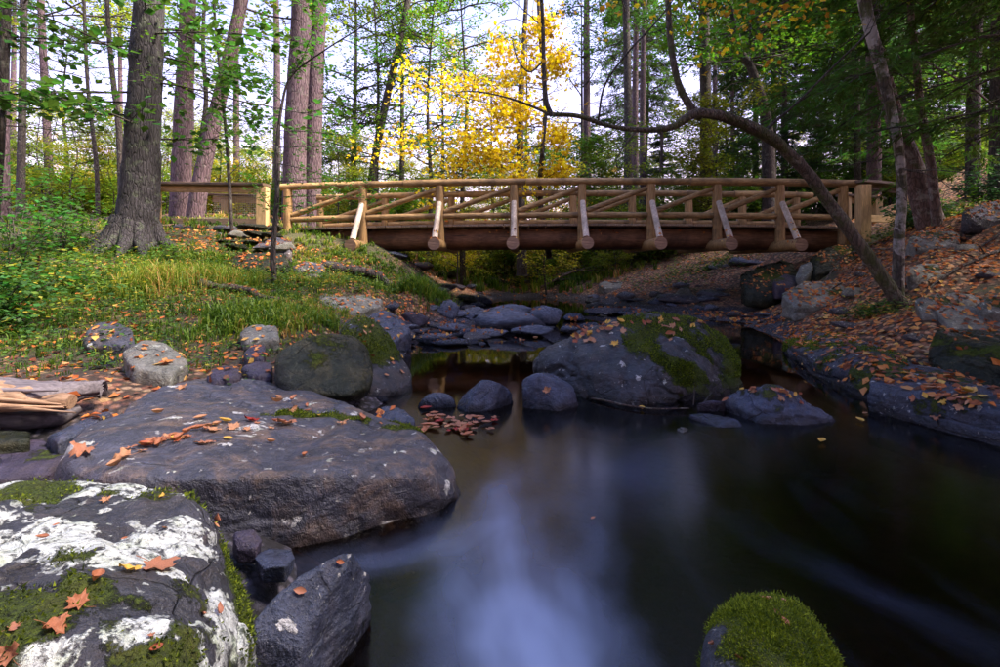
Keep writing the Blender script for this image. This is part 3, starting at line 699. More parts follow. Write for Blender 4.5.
def fit(pts):
    c0 = np.array([0, 0, CZ]); A = np.array(pts); lowi = np.argsort(A[:, 2])[:2]; k = 1.0
    while k > .6:
        B = c0 + (A - c0) * k; q = B[lowi].mean(0)
        if q[2] >= h1(q[0], q[1]) + (.09 if A[:, 0].mean() < 0 else .03): break
        k -= .01
    return list(c0 + (A - c0) * k), k
for (pts, lab, mt, sd) in [
    ([P(915, 300, 6.2), P(930, 292, 6.4), P(975, 290, 6.5), P(985, 306, 6.2), P(975, 318, 5.9), P(925, 316, 5.9)], 'upper pale ledge of a stepped outcrop above the angular dark boulder', 'pale', 21),
    ([P(935, 308, 5.8), P(960, 304, 5.9), P(1000, 309, 5.8), P(1040, 318, 5.6), P(1010, 330, 5.4), P(950, 328, 5.5)], 'whitish flat ledge stone resting just behind the angular dark boulder', 'pale', 22),
    ([P(975, 300, 6.1), P(1000, 292, 6.3), P(1060, 300, 6.1), P(1060, 318, 5.8), P(990, 312, 5.9)], 'pale tilted slab at the end of the stepped outcrop near the picture edge', 'pale', 23),
    ([P(905, 238, 8.3), P(925, 228, 8.6), P(960, 230, 8.5), P(958, 244, 8.1), P(915, 248, 8.0)], 'grey mossy slab in the leafy slope behind the white birch trunk', 'pale', 24),
    ([P(960, 212, 9.0), P(985, 200, 9.4), P(1040, 196, 9.4), P(1040, 218, 8.9), P(970, 220, 8.8)], 'moss-topped rock at the crest of the leafy slope', 'mossy', 25),
    ([P(905, 268, 7.4), P(925, 262, 7.6), P(950, 264, 7.5), P(946, 276, 7.2), P(910, 278, 7.2)], 'grey stone poking out of the leaves next to the birch foot', 'pale', 26),
    ([P(780, 292, 8.9), P(800, 282, 9.2), P(845, 280, 9.2), P(858, 292, 8.8), P(850, 306, 8.3), P(795, 306, 8.3)], 'mossy grey ledge jutting over the dark water under the bridge end', 'pale', 27),
    ([P(795, 278, 10.2), P(800, 264, 10.4), P(812, 260, 10.4), P(813, 268, 10.2), P(806, 278, 10.0)], 'upright white stone in the dark rubble beneath the bridge end', 'pale', 28),
    ([P(772, 280, 10.3), P(785, 273, 10.5), P(800, 278, 10.3), P(795, 287, 10.0), P(775, 286, 10.0)], 'pinkish broken stone beside the upright white stone', 'purp', 29),
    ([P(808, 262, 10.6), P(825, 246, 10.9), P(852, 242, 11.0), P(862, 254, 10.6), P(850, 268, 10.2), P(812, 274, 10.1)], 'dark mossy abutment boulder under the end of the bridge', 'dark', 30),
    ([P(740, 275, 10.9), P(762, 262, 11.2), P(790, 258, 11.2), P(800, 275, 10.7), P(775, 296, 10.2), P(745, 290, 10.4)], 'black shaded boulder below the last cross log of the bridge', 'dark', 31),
    ([P(672, 297, 13.0), P(680, 287, 13.3), P(690, 287, 13.3), P(694, 297, 13.0)], 'rounded grey stone on the gravel bar under the bridge', 'pale', 32),
    ([P(598, 284, 16.5), P(606, 280, 17), P(630, 281, 17), P(630, 287, 16), P(604, 288, 16)], 'flat greenish stone on the far bank under the bridge', 'pale', 33)]:
    pts, k_ = fit(pts); zb = min(p[2] for p in pts) - .25
    boulder('rock', lab, pts, mt, bottom=zb, shrink=1.0, cat='rock', sub=5 if sd in (22, 27, 30) else 4, p=20, amp=.05, strata=.05, sfreq=5, seed=sd, moss=moss_top(.05 if mt == 'pale' else .2))

# left bank rocks
for (pts, lab, mt, sd, zb) in [
    ([P(316, 292, 7.9), P(332, 288, 8.3), P(384, 297, 8.4), P(380, 306, 7.9), P(345, 315, 7.3), P(322, 302, 7.4)], 'flat pale slab tilted on the grassy bank below the bridge', 'pale', 41, .2),
    ([P(78, 334, 5.0), P(95, 322, 5.2), P(115, 319, 5.3), P(132, 330, 5.1), P(136, 345, 4.8), P(90, 345, 4.8)], 'rounded grey rock with white lichen spots half sunk in the grass', 'slab', 42, .1),
    ([P(122, 352, 4.7), P(145, 338, 4.9), P(165, 341, 4.9), P(188, 362, 4.6), P(170, 374, 4.3), P(130, 370, 4.3)], 'pale lichen-spotted grey rock at the lower edge of the grass', 'pale', 43, .05),
    ([P(238, 330, 5.9), P(255, 324, 6.1), P(278, 326, 6.0), P(280, 338, 5.7), P(245, 342, 5.6)], 'low greenish stone lying in the grass above the reddish cobbles', 'pale', 44, .1),
    ([P(240, 365, 4.5), P(255, 358, 4.7), P(272, 362, 4.6), P(272, 375, 4.3), P(250, 378, 4.3)], 'reddish cobble beside the rounded dark boulder', 'purp', 45, 0),
    ([P(205, 372, 4.3), P(225, 364, 4.5), P(243, 368, 4.4), P(240, 378, 4.2), P(210, 380, 4.1)], 'flat purple cobble at the back rim of the huge smooth boulder', 'purp', 46, 0),
    ([P(243, 352, 5.1), P(252, 343, 5.3), P(266, 345, 5.3), P(264, 358, 4.9), P(247, 360, 4.9)], 'upright brownish cobble under the grass edge', 'purp', 47, 0),
    ([P(-40, 470, 2.5), P(-20, 445, 2.7), P(40, 440, 2.8), P(72, 447, 2.7), P(60, 462, 2.5), P(40, 474, 2.4), P(-30, 480, 2.35)], 'dark violet slab beneath the rotting log at the picture edge', 'purp', 48, 0),
    ([P(45, 437, 2.9), P(85, 418, 3.1), P(110, 408, 3.3), P(115, 412, 3.3), P(80, 430, 2.9), P(60, 440, 2.75)], 'thin blue slate leaning between the rotting log and the huge smooth boulder', 'blue', 49, .05),
    ([P(-30, 436, 3.0), P(0, 428, 3.1), P(30, 430, 3.1), P(30, 440, 2.9), P(-20, 446, 2.8)], 'small dark slab in the hollow under the rotting log', 'dark', 50, .05),
    ([P(262, 242, 10.0), P(275, 235, 10.3), P(292, 240, 10.3), P(292, 254, 9.9), P(268, 252, 9.9)], 'squat abutment stone below the end post of the bridge', 'slab', 51, 1.1),
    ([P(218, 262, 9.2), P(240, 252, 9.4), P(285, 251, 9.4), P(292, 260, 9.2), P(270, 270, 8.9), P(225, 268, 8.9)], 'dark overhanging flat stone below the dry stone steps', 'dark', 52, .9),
    ([P(292, 266, 9.6), P(305, 260, 9.9), P(325, 264, 9.8), P(322, 274, 9.5), P(296, 272, 9.5)], 'round grey stone in the shade where the bridge meets the bank', 'slab', 53, .7),
    ([P(360, 318, 6.9), P(385, 308, 7.4), P(403, 318, 7.2), P(412, 330, 6.9), P(395, 342, 6.5), P(372, 335, 6.6)], 'long grey stone sloping into the shallow water by the bank', 'blue', 54, -.1)]:
    pts, k_ = fit(pts); zb = min(zb, min(q[2] for q in pts) - .15)
    boulder('rock', lab, pts, mt, bottom=zb, shrink=1.0, cat='rock', sub=5 if sd < 44 or sd in (48, 54) else 4, p=18, amp=.045, strata=.03, sfreq=4, seed=sd, moss=moss_top(-.05))

# generic stone meshes reused for the many smaller stones
STONES = {}
for mt in ('blue', 'bluel', 'purp', 'dark', 'slab', 'pale'):
    for v in range(4):
        pts = rng.normal(size=(13, 3)); pts /= np.linalg.norm(pts, axis=1)[:, None]; pts *= rng.uniform(.75, 1.05, (13, 1))
        STONES[mt, v] = rock_mesh('stone', pts, M[mt], sub=4 if v < 2 else 3, p=13 + v * 4, amp=.05, seed=100 + v, moss=moss_top(-.15), loc=(0, 0, 0))[0]
def stone(px, base, w, h, mt, label, group, z=0.0, depth=.8, name='stone', Yd=None, rz=None, v=None):
    Y = Yd if Yd else (CZ - z) * F / (base - HOR)
    if Yd: z = CZ + (HOR - base) / F * Y
    z = max(z, h1((px - 500) / F * Y, Y) - .02)
    wx = w / F * Y; hz = h / F * Y
    o = link(name, STONES[mt, random.randrange(4) if v is None else v])
    o.location = ((px - 500) / F * Y, Y + wx * depth / 2, z + hz * .38)
    o.scale = (wx * .53, wx * .53 * depth, hz * .66)
    o.rotation_euler = (random.uniform(-.12, .12), random.uniform(-.12, .12), random.uniform(-.4, .4) if rz is None else rz)
    tag(o, label, 'stone', group); return o

G1 = 'stones of the low dam across the stream'
for a in [
    (510, 334, 108, 26, 'bluel', 'widest blue-grey flat stone in the middle of the low dam, ringed with leaves', .55),
    (508, 322, 78, 18, 'bluel', 'flat stone forming the back step of the widest dam stone', .5),
    (537, 338, 60, 12, 'bluel', 'low wet stone at the front corner of the widest dam stone', .6),
    (548, 327, 44, 24, 'bluel', 'small peaked stone standing apart at the end of the low dam', .7),
    (436, 345, 36, 17, 'blue', 'rounded stone touching the still water in front of the low dam', .7),
    (448, 326, 36, 24, 'bluel', 'tall grey stone among the leaves at the bank end of the low dam', .8),
    (487, 305, 26, 17, 'blue', 'dark wet stone mirrored in the upper pool', .7),
    (466, 306, 26, 12, 'dark', 'low stone at the lip of the upper pool', .8),
    (413, 331, 48, 20, 'purp', 'flat brownish stone on the bank side of the low dam', .7),
    (452, 333, 36, 10, 'bluel', 'thin leaf-covered slab inside the low dam', .7),
    (571, 334, 30, 8, 'bluel', 'thin slab under orange leaves near the hump-backed mossy boulder', .7),
    (590, 330, 26, 8, 'blue', 'low stone tucked behind the hump-backed mossy boulder', .7),
    (425, 312, 34, 14, 'purp', 'reddish stone above the flat brownish stone', .7),
    (447, 297, 24, 10, 'dark', 'dark stone at the grassy end of the upper pool', .8),
    (420, 299, 30, 12, 'purp', 'brown stone under the tufted grass by the bridge', .8),
    (398, 345, 36, 12, 'blue', 'slanting wet stone between bank and still water', .7),
    (462, 337, 30, 14, 'blue', 'rounded wet stone between the tall grey stone and the widest dam stone', .8),
    (400, 318, 34, 14, 'purp', 'brownish stone at the top of the bank rubble', .8),
    (428, 322, 26, 12, 'blue', 'blue stone wedged in the bank rubble', .8),
    (476, 318, 30, 12, 'bluel', 'squat wet stone at the outlet of the upper pool', .8),
    (385, 332, 30, 14, 'blue', 'leaf-strewn stone beside the long grey sloping stone', .8),
    (575, 322, 26, 10, 'blue', 'small dark stone beyond the thin leafy slab', .8),
    (540, 312, 22, 7, 'blue', 'low stone awash in the upper pool', .8),
    (469, 345, 22, 5, 'blue', 'sliver of stone awash in the still water', .8)]:
    stone(*a[:6], G1, depth=a[6])
GS = 'dark wet slabs between the bank and the hump-backed boulder'
for i_ in range(34):
    if i_ < 20: px, py, w = random.uniform(388, 500), random.uniform(302, 348), random.uniform(24, 46)
    else: px, py, w = random.uniform(600, 775), random.uniform(300, 322), random.uniform(26, 56)
    stone(px, py, w * 1.15, w * random.uniform(.14, .26), random.choice(['bluel', 'bluel', 'blue', 'slab']), 'dark wet flat slab among the rocks between the bank and the pool', GS, depth=.7)
G2 = 'small loose stones along the stream margin'
L2 = 'small loose stone among many in the stream margin, half hidden by leaves'
small_spots = []
for _ in range(70): small_spots.append((random.uniform(390, 485), random.uniform(298, 346), random.uniform(8, 24)))
for _ in range(26): small_spots.append((random.uniform(470, 600), random.uniform(318, 342), random.uniform(5, 13)))
for _ in range(110): small_spots.append((random.uniform(590, 790), random.uniform(293, 326), random.uniform(5, 24)))
for _ in range(12): small_spots.append((random.uniform(375, 420), random.uniform(385, 420), random.uniform(8, 18)))
for (px, py, w) in small_spots:
    Y0 = CZ * F / (py - HOR); z0 = h1((px - 500) / F * Y0, Y0)
    if z0 > .5: continue
    z0 = max(z0, -.04)
    stone(px, py + (z0 * -F / Y0), w, w * random.uniform(.2, .42), random.choice(['blue', 'bluel', 'purp', 'bluel', 'slab']), L2, G2, z=z0)
G3 = 'cobbles between the grass and the huge smooth boulder'
L3 = 'small purplish cobble in the rubble between grass and the huge smooth boulder'
for _ in range(46):
    px = random.uniform(70, 290); py = random.uniform(368, 386) - max(0, (px - 190)) * .25 + random.uniform(-6, 4)
    Y0 = (CZ - .15) * F / (py - HOR); z0 = h1((px - 500) / F * Y0, Y0)
    stone(px, py, random.uniform(9, 26), random.uniform(5, 10), random.choice(['purp', 'purp', 'blue', 'dark']), L3, G3, Yd=Y0 * random.uniform(.98, 1.04))
G5 = 'flat stones in the grassy bank'
for (px, py, w, h, Y0) in [(240, 345, 26, 9, 5.3), (205, 332, 22, 8, 5.7), (150, 305, 20, 7, 6.6), (215, 305, 26, 7, 6.9), (55, 352, 24, 9, 4.9), (100, 300, 18, 6, 6.8), (268, 300, 26, 7, 7.2), (298, 342, 24, 9, 5.6), (35, 366, 28, 9, 4.4), (225, 355, 20, 9, 5.0), (310, 282, 24, 8, 8.8), (262, 288, 22, 7, 8.0)]:
    stone(px, py, w, h, random.choice(['pale', 'slab', 'purp']), 'flat stone half sunk among grass and weeds of the bank', G5, Yd=Y0)
G4 = 'stones in the leafy bank'
for (px, py, w, h, Y0) in [(860, 300, 30, 10, 7.6), (845, 315, 26, 9, 7.0), (925, 345, 28, 10, 5.4), (985, 262, 40, 9, 7.5), (955, 282, 34, 8, 6.9), (880, 268, 22, 8, 8.9), (1000, 282, 30, 10, 6.6), (865, 285, 16, 6, 8.4), (930, 252, 18, 6, 8.0), (855, 330, 34, 8, 6.4)]:
    stone(px, py, w, h, random.choice(['pale', 'pale', 'slab']), 'half-buried grey stone showing through the orange leaves of the bank', G4, Yd=Y0)

# dry stone retaining wall at the near end of the bridge
wall = thing('dry_stone_wall', 'dry-laid wall of flat dark stones below the approach railing', 'stone wall', (-5.5, 10.3, 1.2))
rows = [(151, 270, 232, 6), (168, 268, 238.5, 6), (165, 262, 245, 6), (200, 280, 251, 7)]
for ri, (xa, xb, yb, hh) in enumerate(rows):
    x = xa
    while x < xb:
        w = random.uniform(12, 32); Y0 = 10.9 - ri * .32 + random.uniform(-.1, .1)
        p = P(x + w / 2, yb - hh / 2 + random.uniform(-1, 1), Y0)
        o = link('stone', STONES[random.choice(['slab', 'dark', 'dark', 'pale']), random.randrange(4)], wall)
        o.location = p - np.array(wall.location); o.scale = (w / F * Y0 * .60, .36, hh / F * Y0 * .85)
        o.rotation_euler = (random.uniform(-.08, .08), random.uniform(-.08, .08), random.uniform(-.15, .15)); x += w * .96

# moss fronds as real geometry
for ob, V, n, f, cnt in ROCK_MOSS:
    idx = np.where((f > .5) & (V[:, 2] > .02) & (n[:, 2] > -.1))[0]
    if len(idx) == 0: continue
    k = rng.choice(idx, cnt); base = V[k] + rng.normal(size=(cnt, 3)) * .006 - np.array(ob.location)
    big = 'bright-green' in ob['label']
    hgt = rng.uniform(.004, .011, cnt)[:, None] * (1 + .06 * V[k][:, 1:2]) if not big else rng.uniform(.004, .010, cnt)[:, None]
    hgt = hgt * np.clip(.95 + 1.5 * fbm(V[k] * (28 if big else 9), 3, 12), .25, 1.8)[:, None]
    d = n[k] + rng.normal(size=(cnt, 3)) * .5; d /= np.linalg.norm(d, axis=1)[:, None]
    s = np.cross(d, rng.normal(size=(cnt, 3))); s /= np.linalg.norm(s, axis=1)[:, None]; wdt = rng.uniform(.0012, .0028, cnt)[:, None] * (1 if big else 1 + .35 * V[k][:, 1:2])
    Vt = np.stack([base - s * wdt, base + s * wdt, base + d * hgt], 1).reshape(-1, 3)
    mb = MB(); mb.add(Vt, np.arange(cnt * 3).reshape(-1, 3), np.repeat(rng.uniform(.35 if big else 0, 1, cnt), 3))
    o = mb.build('moss', M['mossf'], ob, smooth=False); o['kind'] = 'stuff'


# ------------------------------------------------------------------ log footbridge
def NY(x): return 11.75 - 0.04 * x
def BX(px):
    a = (px - 500) / F; return 11.75 * a / (1 + 0.04 * a)
def RZ(x): return 3.13 - ((x - 1.4) / 7.0) ** 2 * 0.10
DK = 1.06
bo = np.array([1.5, 12.6, 0.0])
bridge = thing('log_footbridge', 'rustic log footbridge with diagonal-braced round rails crossing the stream', 'footbridge', bo)
def log(name, a, b, r, mat='rail', bow=0.0, k=14, seed=0, taper=0.0, rough=.05, n=10, label=None):
    a, b = np.asarray(a, float), np.asarray(b, float); c = (a + b) / 2
    d = b - a; Ln = np.linalg.norm(d)
    # local X (or Z for uprights) runs along the log so the grain follows it
    t = np.linspace(0, 1, n)[:, None]
    pts = a * (1 - t) + b * t
    pts[:, 2] += bow * np.sin(np.pi * t[:, 0])
    rr = r * (1 - taper * (t[:, 0] - .5))
    mb = MB(); tube(mb, pts - c, rr, k, random.uniform(.3, .75), 0, True, 1, rough, seed, 2.5 / max(r * 8, .3))
    o = mb.build(name, [M[mat], M['endg']], bridge, loc=c - bo)
    if label: o['label'] = label
    return o
perp = np.array([0.04, 1.0, 0]); perp /= np.linalg.norm(perp)
def on(x, off, z):                                   # off = metres behind the near rail line
    return np.array([x, NY(x), 0]) + perp * off + np.array([0, 0, z])
posts = [288, 363, 440, 514, 582, 651, 717, 780, 843]
PX = [BX(p) for p in posts]
xa, xb = BX(286), BX(846)
for i, off in enumerate((0.42, 1.0, 1.6)):
    xm = (xa + xb) / 2
    pts = [on(x, off, RZ(x) - DK - .06 - .255 - .0) for x in np.linspace(xa - .3, xb + .3, 16)]
    c = np.mean(pts, 0); mb = MB()
    tube(mb, np.array(pts) - c, np.linspace(.265, .235, 16), 20, .5, 0, True, 1, .04, 70 + i, 1.2)
    mb.build('stringer', [M['string'], M['endg']], bridge, loc=c - bo)
x = xa - .1
pm = []
for v in range(4):
    mb = MB(); box(mb, (0, 0, 0), (.185, 2.05, .055), tint=.25 + .2 * v, bev=.008); pm.append(mb.mesh('plank', M['plank'], False))
while x < xb + .1:
    o = link('plank', pm[random.randrange(4)], bridge)
    o.location = on(x, 1.0 + random.uniform(-.015, .015), RZ(x) - DK - .03) - bo; o.rotation_euler = (0, 0, -.04 + random.uniform(-.004, .004)); x += .2
for side, off in ((0, 0.0), (1, 1.95)):
    # top rail in butted lengths
    cuts = [BX(281), BX(404), BX(526), BX(690), BX(858)] if side == 0 else [BX(284), BX(455), BX(610), BX(770), BX(862)]
    for i in range(4):
        a, b_ = cuts[i] + .004, cuts[i + 1] - .004
        log('top_rail', on(a, off, RZ(a) - .08), on(b_, off, RZ(b_) - .08), .085 + random.uniform(-.006, .006), 'rail', 0.01, seed=200 + i + side * 9, taper=.08)
    for i, xp in enumerate(PX):
        zt, zb = RZ(xp) - .15, RZ(xp) - DK - (.52 if 0 < i < 8 else .42)
        log('post', on(xp, off + random.uniform(-.01, .01), zb), on(xp, off, zt), .105, 'railz', k=14, seed=220 + i + side * 11, taper=.15)
    for i in range(8):
        a, b_ = PX[i] + .09, PX[i + 1] - .09
        log('mid_rail', on(a, off, RZ(a) - .86), on(b_, off, RZ(b_) - .86), .072, 'rail', seed=240 + i + side * 12, taper=.06)
        log('diagonal_brace', on(a + .02, off, RZ(a) - .76), on(b_ + .0, off, RZ(b_) - .24), .062, 'rail', seed=260 + i + side * 13, taper=.2)
for i in range(1, 8):
    xp = PX[i]; zc = RZ(xp) - DK - .49
    log('cross_log', on(xp + random.uniform(-.03, .03), -.85, zc), on(xp, 2.55, zc), .135, 'railz', k=16, seed=280 + i, rough=.06)
    log('knee_brace', on(xp, -.74, zc + .12), on(xp, -.10, RZ(xp) - .56), .066, 'brace', k=12, seed=290 + i, taper=.1)
    log('knee_brace', on(xp, 2.44, zc + .13), on(xp, 2.05, RZ(xp) - .58), .078, 'brace', k=12, seed=295 + i, taper=.1)

# approach railings of sawn timber
def rail_fence(name, label, o, posts_, rails, mesh=None):
    o = np.asarray(o, float); t = thing(name, label, 'railing', o)
    for p, s in posts_:
        c = (np.array(p[0]) + np.array(p[1])) / 2; mb = MB(); box(mb, (0, 0, 0), (s, s, p[1][2] - p[0][2]), tint=random.uniform(.4, .7), bev=.01)
        mb.build('post', M['newz'], t, smooth=False, loc=c - o)
    for a, b_, h, w, mt in rails:
        a, b_ = np.array(a, float), np.array(b_, float); c = (a + b_) / 2; d = b_ - a; mb = MB()
        box(mb, (0, 0, 0), (np.linalg.norm(d), w, h), tint=.5, bev=.008)
        r_ = mb.build('cap_rail' if mt == 'cap' else 'rail_board', M[mt], t, smooth=False, loc=c - o)
        r_.rotation_euler = (0, -math.atan2(d[2], math.hypot(d[0], d[1])), math.atan2(d[1], d[0]))
    if mesh:
        a, b_, z0, z1 = mesh; a, b_ = np.array(a, float), np.array(b_, float); mb = MB(); n = int(np.linalg.norm(b_ - a) / .055)
        for i in range(n + 1):
            q = a + (b_ - a) * i / n
            box(mb, (q[0], q[1], (z0 + z1) / 2), (.005, .005, z1 - z0))
        for z in np.arange(z0, z1, .055):
            q = (a + b_) / 2; box(mb, (q[0], q[1], z), (np.linalg.norm((b_ - a)[:2]), .005, .005), rz=math.atan2((b_ - a)[1], (b_ - a)[0]))
        w_ = mb.build('wire_mesh', M['wire'], t, smooth=False, loc=-o); w_['kind'] = 'stuff'
    return t
p0, p1 = P(263, 236, 11.85), P(263, 187, 11.85); q0, q1 = P(155, 232, 12.3), P(155, 188, 12.3)
rail_fence('approach_railing', 'sawn timber railing with a dark flat cap running from the big spruce to the bridge', ((p0[0] + q0[0]) / 2, 12, 2.0),
           [((p0, p1), .22), ((q0, q1), .2)],
           [(P(153, 183.5, 12.3), P(267, 185, 11.85), .06, .34, 'cap'), (P(158, 188.8, 12.4), P(258, 190, 11.97), .15, .06, 'newx'), (P(158, 221.5, 12.4), P(258, 222, 11.97), .16, .05, 'newx')])
a0 = P(226, 222, 14.2)
rail_fence('approach_railing', 'shorter timber railing with wire mesh on the other side of the bridge approach', (a0[0], 14.2, 2.0),
           [((a0, P(226, 200, 14.2)), .2), ((P(262, 222, 13.9), P(262, 198, 13.9)), .18)],
           [(P(205, 194.5, 14.3), P(266, 196, 13.9), .05, .3, 'cap'), (P(213, 199.5, 14.35), P(263, 200.5, 14.05), .17, .05, 'newx')], (P(214, 200, 14.1), P(262, 200, 13.75), 1.95, CZ + 70 / F * 14))
r0 = P(863, 242, 11.3); r1 = P(863, 185, 11.3)
rail_fence('approach_railing', 'sawn timber end railing turning away from the bridge behind the white birch', (r0[0] + .5, 11.4, 2.0),
           [((r0, r1), .22), ((P(905, 232, 11.9), P(905, 192, 11.9)), .18)],
           [(P(857, 181.5, 11.3), P(915, 187, 11.9), .06, .34, 'cap'), (P(868, 186.5, 11.42), P(910, 192, 12.0), .15, .06, 'cap'), (P(868, 218.5, 11.42), P(910, 220, 12.0), .16, .05, 'newx')])
s0 = P(877, 222, 13.6)
rail_fence('approach_railing', 'far timber railing glimpsed between the bridge end and the thick leaning tree', (s0[0] - .4, 13.6, 2.0),
           [((P(846, 222, 13.6), P(846, 193, 13.6)), .18), ((s0, P(877, 196, 13.8)), .18)],
           [(P(840, 195, 13.55), P(882, 199, 13.8), .06, .3, 'cap'), (P(846, 200, 13.7), P(880, 203, 13.9), .15, .05, 'newx')])

# rotting log at the edge of the bank
la, lb = P(-90, 396, 2.9), P(72, 402, 2.95)
lo_ = (la + lb) / 2
dl = thing('rotting_log', 'split rotting log with pale tan wood and a grey bark shell lying on the bank', 'fallen log', lo_)
mb = MB(); pts = catmull([la, la * .6 + lb * .4 + [0, 0, .01], lb], 40) - lo_
tube(mb, pts, np.concatenate([np.full(30, .07), np.linspace(.07, .03, 10)]), 40, .2, 0, True, 0, .9, 301, 7)
mb.build('heartwood', M['drift'], dl)
for k_ in range(9):
    a_ = la + (lb - la) * random.uniform(.35, .8) + np.array([0, random.uniform(-.07, .03), random.uniform(-.05, .07)]); L_ = random.uniform(.25, .6)
    mb = MB(); tube(mb, catmull([a_ - lo_ - [L_, 0, 0], a_ - lo_, a_ - lo_ + [L_ * .9, random.uniform(-.08, .10), random.uniform(-.07, .06)]], 14), [.012] + list(np.linspace(.03, .004, 13)), 6, random.uniform(.2, .9), 0, False, None, .5, 310 + k_, 9)
    mb.build('splinter', M[random.choice(['drift', 'drift', 'driftd'])], dl)
mb = MB()
sh = catmull([P(-90, 381, 3.0), P(0, 382, 3.0), P(60, 386, 3.05), P(104, 384, 3.2)], 40) - lo_
n = len(sh)
for j in range(2):
    ring = []
    for i, p in enumerate(sh):
        w = (.13 if j == 0 else .09) * (1 - .75 * max(0, (i - 26) / 14)) * (1 + .3 * fbm(np.array([[i * .35, j, 0]]), 3, 5)[0])
        for a in np.linspace(-1, 1, 9):
            ring.append(p + [0, w * a, .02 + .018 * fbm(np.array([[i * .4, a * 2, j * 3.]]), 3, 6)[0] - .045 * a * a - j * .035])
        for a in np.linspace(1, -1, 9):
            ring.append(p + [0, w * a, -.005 + .018 * fbm(np.array([[i * .4, a * 2, j * 3.]]), 3, 7)[0] - .045 * a * a - j * .035])
    i_ = np.arange(n - 1)[:, None] * 18; k_ = np.arange(18)[None]; mb.add(ring, np.stack([i_ + k_, i_ + (k_ + 1) % 18, i_ + 18 + (k_ + 1) % 18, i_ + 18 + k_], -1).reshape(-1, 4), .4)
mb.build('bark_shell', M['driftd'], dl)
mb = MB(); tube(mb, catmull([P(-90, 417, 2.95), P(20, 420, 2.95), P(55, 420, 3.0), P(80, 408, 3.1)], 26) - lo_, np.linspace(.07, .02, 26), 24, .05, 0, True, 0, .8, 305, 7)
mb.build('lower_splinter', M['driftd'], dl)

# loose sticks and roots lying about
def stick(label, pts, r, mat='twig', group=None, cat='stick', name='fallen_branch', forks=0):
    pts = np.array(pts); c = pts.mean(0); mb = MB(); q = catmull(pts - c, 14)
    q += np.stack([fbm(q * 3, 2, 8), fbm(q * 3, 2, 9), fbm(q * 3, 2, 10) * .5], 1) * r * 1.5
    tube(mb, q, np.linspace(r, r * .4, 14), 7, .5, 0, True, 0, .15, 5, 9)
    for f in range(forks):
        k = random.randrange(3, 11); d = np.array([random.uniform(-1, 1), random.uniform(-.6, .6), random.uniform(0, .5)]) * r * 14
        tube(mb, catmull([q[k], q[k] + d * .5 + [0, 0, r], q[k] + d], 7), np.linspace(r * .5, r * .15, 7), 5)
    return tag(mb.build(name, M[mat], loc=c), label, cat, group)
def GP(px, py, Y, dz=.03):
    x = (px - 500) / F * Y; return np.array([x, Y, h1(x, Y) + dz])
stick('long dark root running down through the orange leaves of the bank', [GP(1010, 255, 7.4), GP(975, 262, 7.2), GP(945, 270, 7.0), GP(922, 281, 6.9)], .03, 'bdark', forks=2)
stick('forked dark branch lying across the upper leafy slope', [GP(1010, 236, 8.2), GP(980, 246, 7.9), GP(960, 254, 7.7)], .022, 'bdark', forks=3)
stick('bare branch arching from the bank toward the bridge end', [GP(900, 262, 9.0), GP(870, 258, 9.4, .2), GP(845, 262, 9.8, .25), GP(825, 285, 9.6)], .022, 'maple', forks=1)
stick('straight twig resting over the mossy grey ledge', [GP(815, 300, 8.5, .12), GP(840, 296, 8.4, .15), GP(862, 294, 8.3, .1)], .014, 'twig')
stick('tangled root stick on the far bank under the bridge', [GP(520, 262, 19, .1), GP(560, 268, 18.5, .25), GP(590, 262, 18.5, .3), GP(625, 262, 18.5, .1)], .05, 'maple', forks=5)
stick('low rotten trunk lying along the far bank of the upper pool', [GP(485, 275, 18.5, .1), GP(530, 277, 18.3, .12), GP(575, 278, 18, .12)], .09, 'bdark')
stick('curved bare root below the tangled root stick', [GP(540, 272, 17.8, .1), GP(570, 266, 17.8, .45), GP(595, 272, 17.8, .3), GP(612, 276, 17.6, .05)], .04, 'maple', forks=3)
stick('thin bare twig standing in the water beside the jagged rock', [P(699, 408, 3.9), P(712, 392, 3.95), P(722, 378, 4.0)], .006, 'twig', forks=1)
stick('fine upright twig in front of the hump-backed mossy boulder', [P(693, 405, 3.8), P(694, 392, 3.8), P(694, 382, 3.82)], .004, 'twig')
stick('slim pale stick floating along the foot of the hump-backed mossy boulder', [W(592, 398, .02), W(640, 408, .02), W(690, 408, .03)], .009, 'maple')
stick('grey snag rising from the grass at the far edge of the slope', [GP(32, 292, 6.6), GP(34, 278, 6.6, .25), GP(38, 262, 6.6, .4)], .03, 'maple', forks=3)
stick('dark half-rotten log bedded in the bank under the first bridge panels', [GP(325, 268, 10.0, .1), GP(370, 270, 10.2, .12), GP(425, 278, 10.4, .06)], .13, 'bdark', cat='fallen log', name='fallen_log')
stick('mossy fallen log half sunk in the grass above the huge smooth boulder', [GP(200, 298, 7.0, .04), GP(245, 304, 6.8, .06), GP(285, 314, 6.5, .03)], .07, 'mossb', cat='fallen log', name='fallen_log')

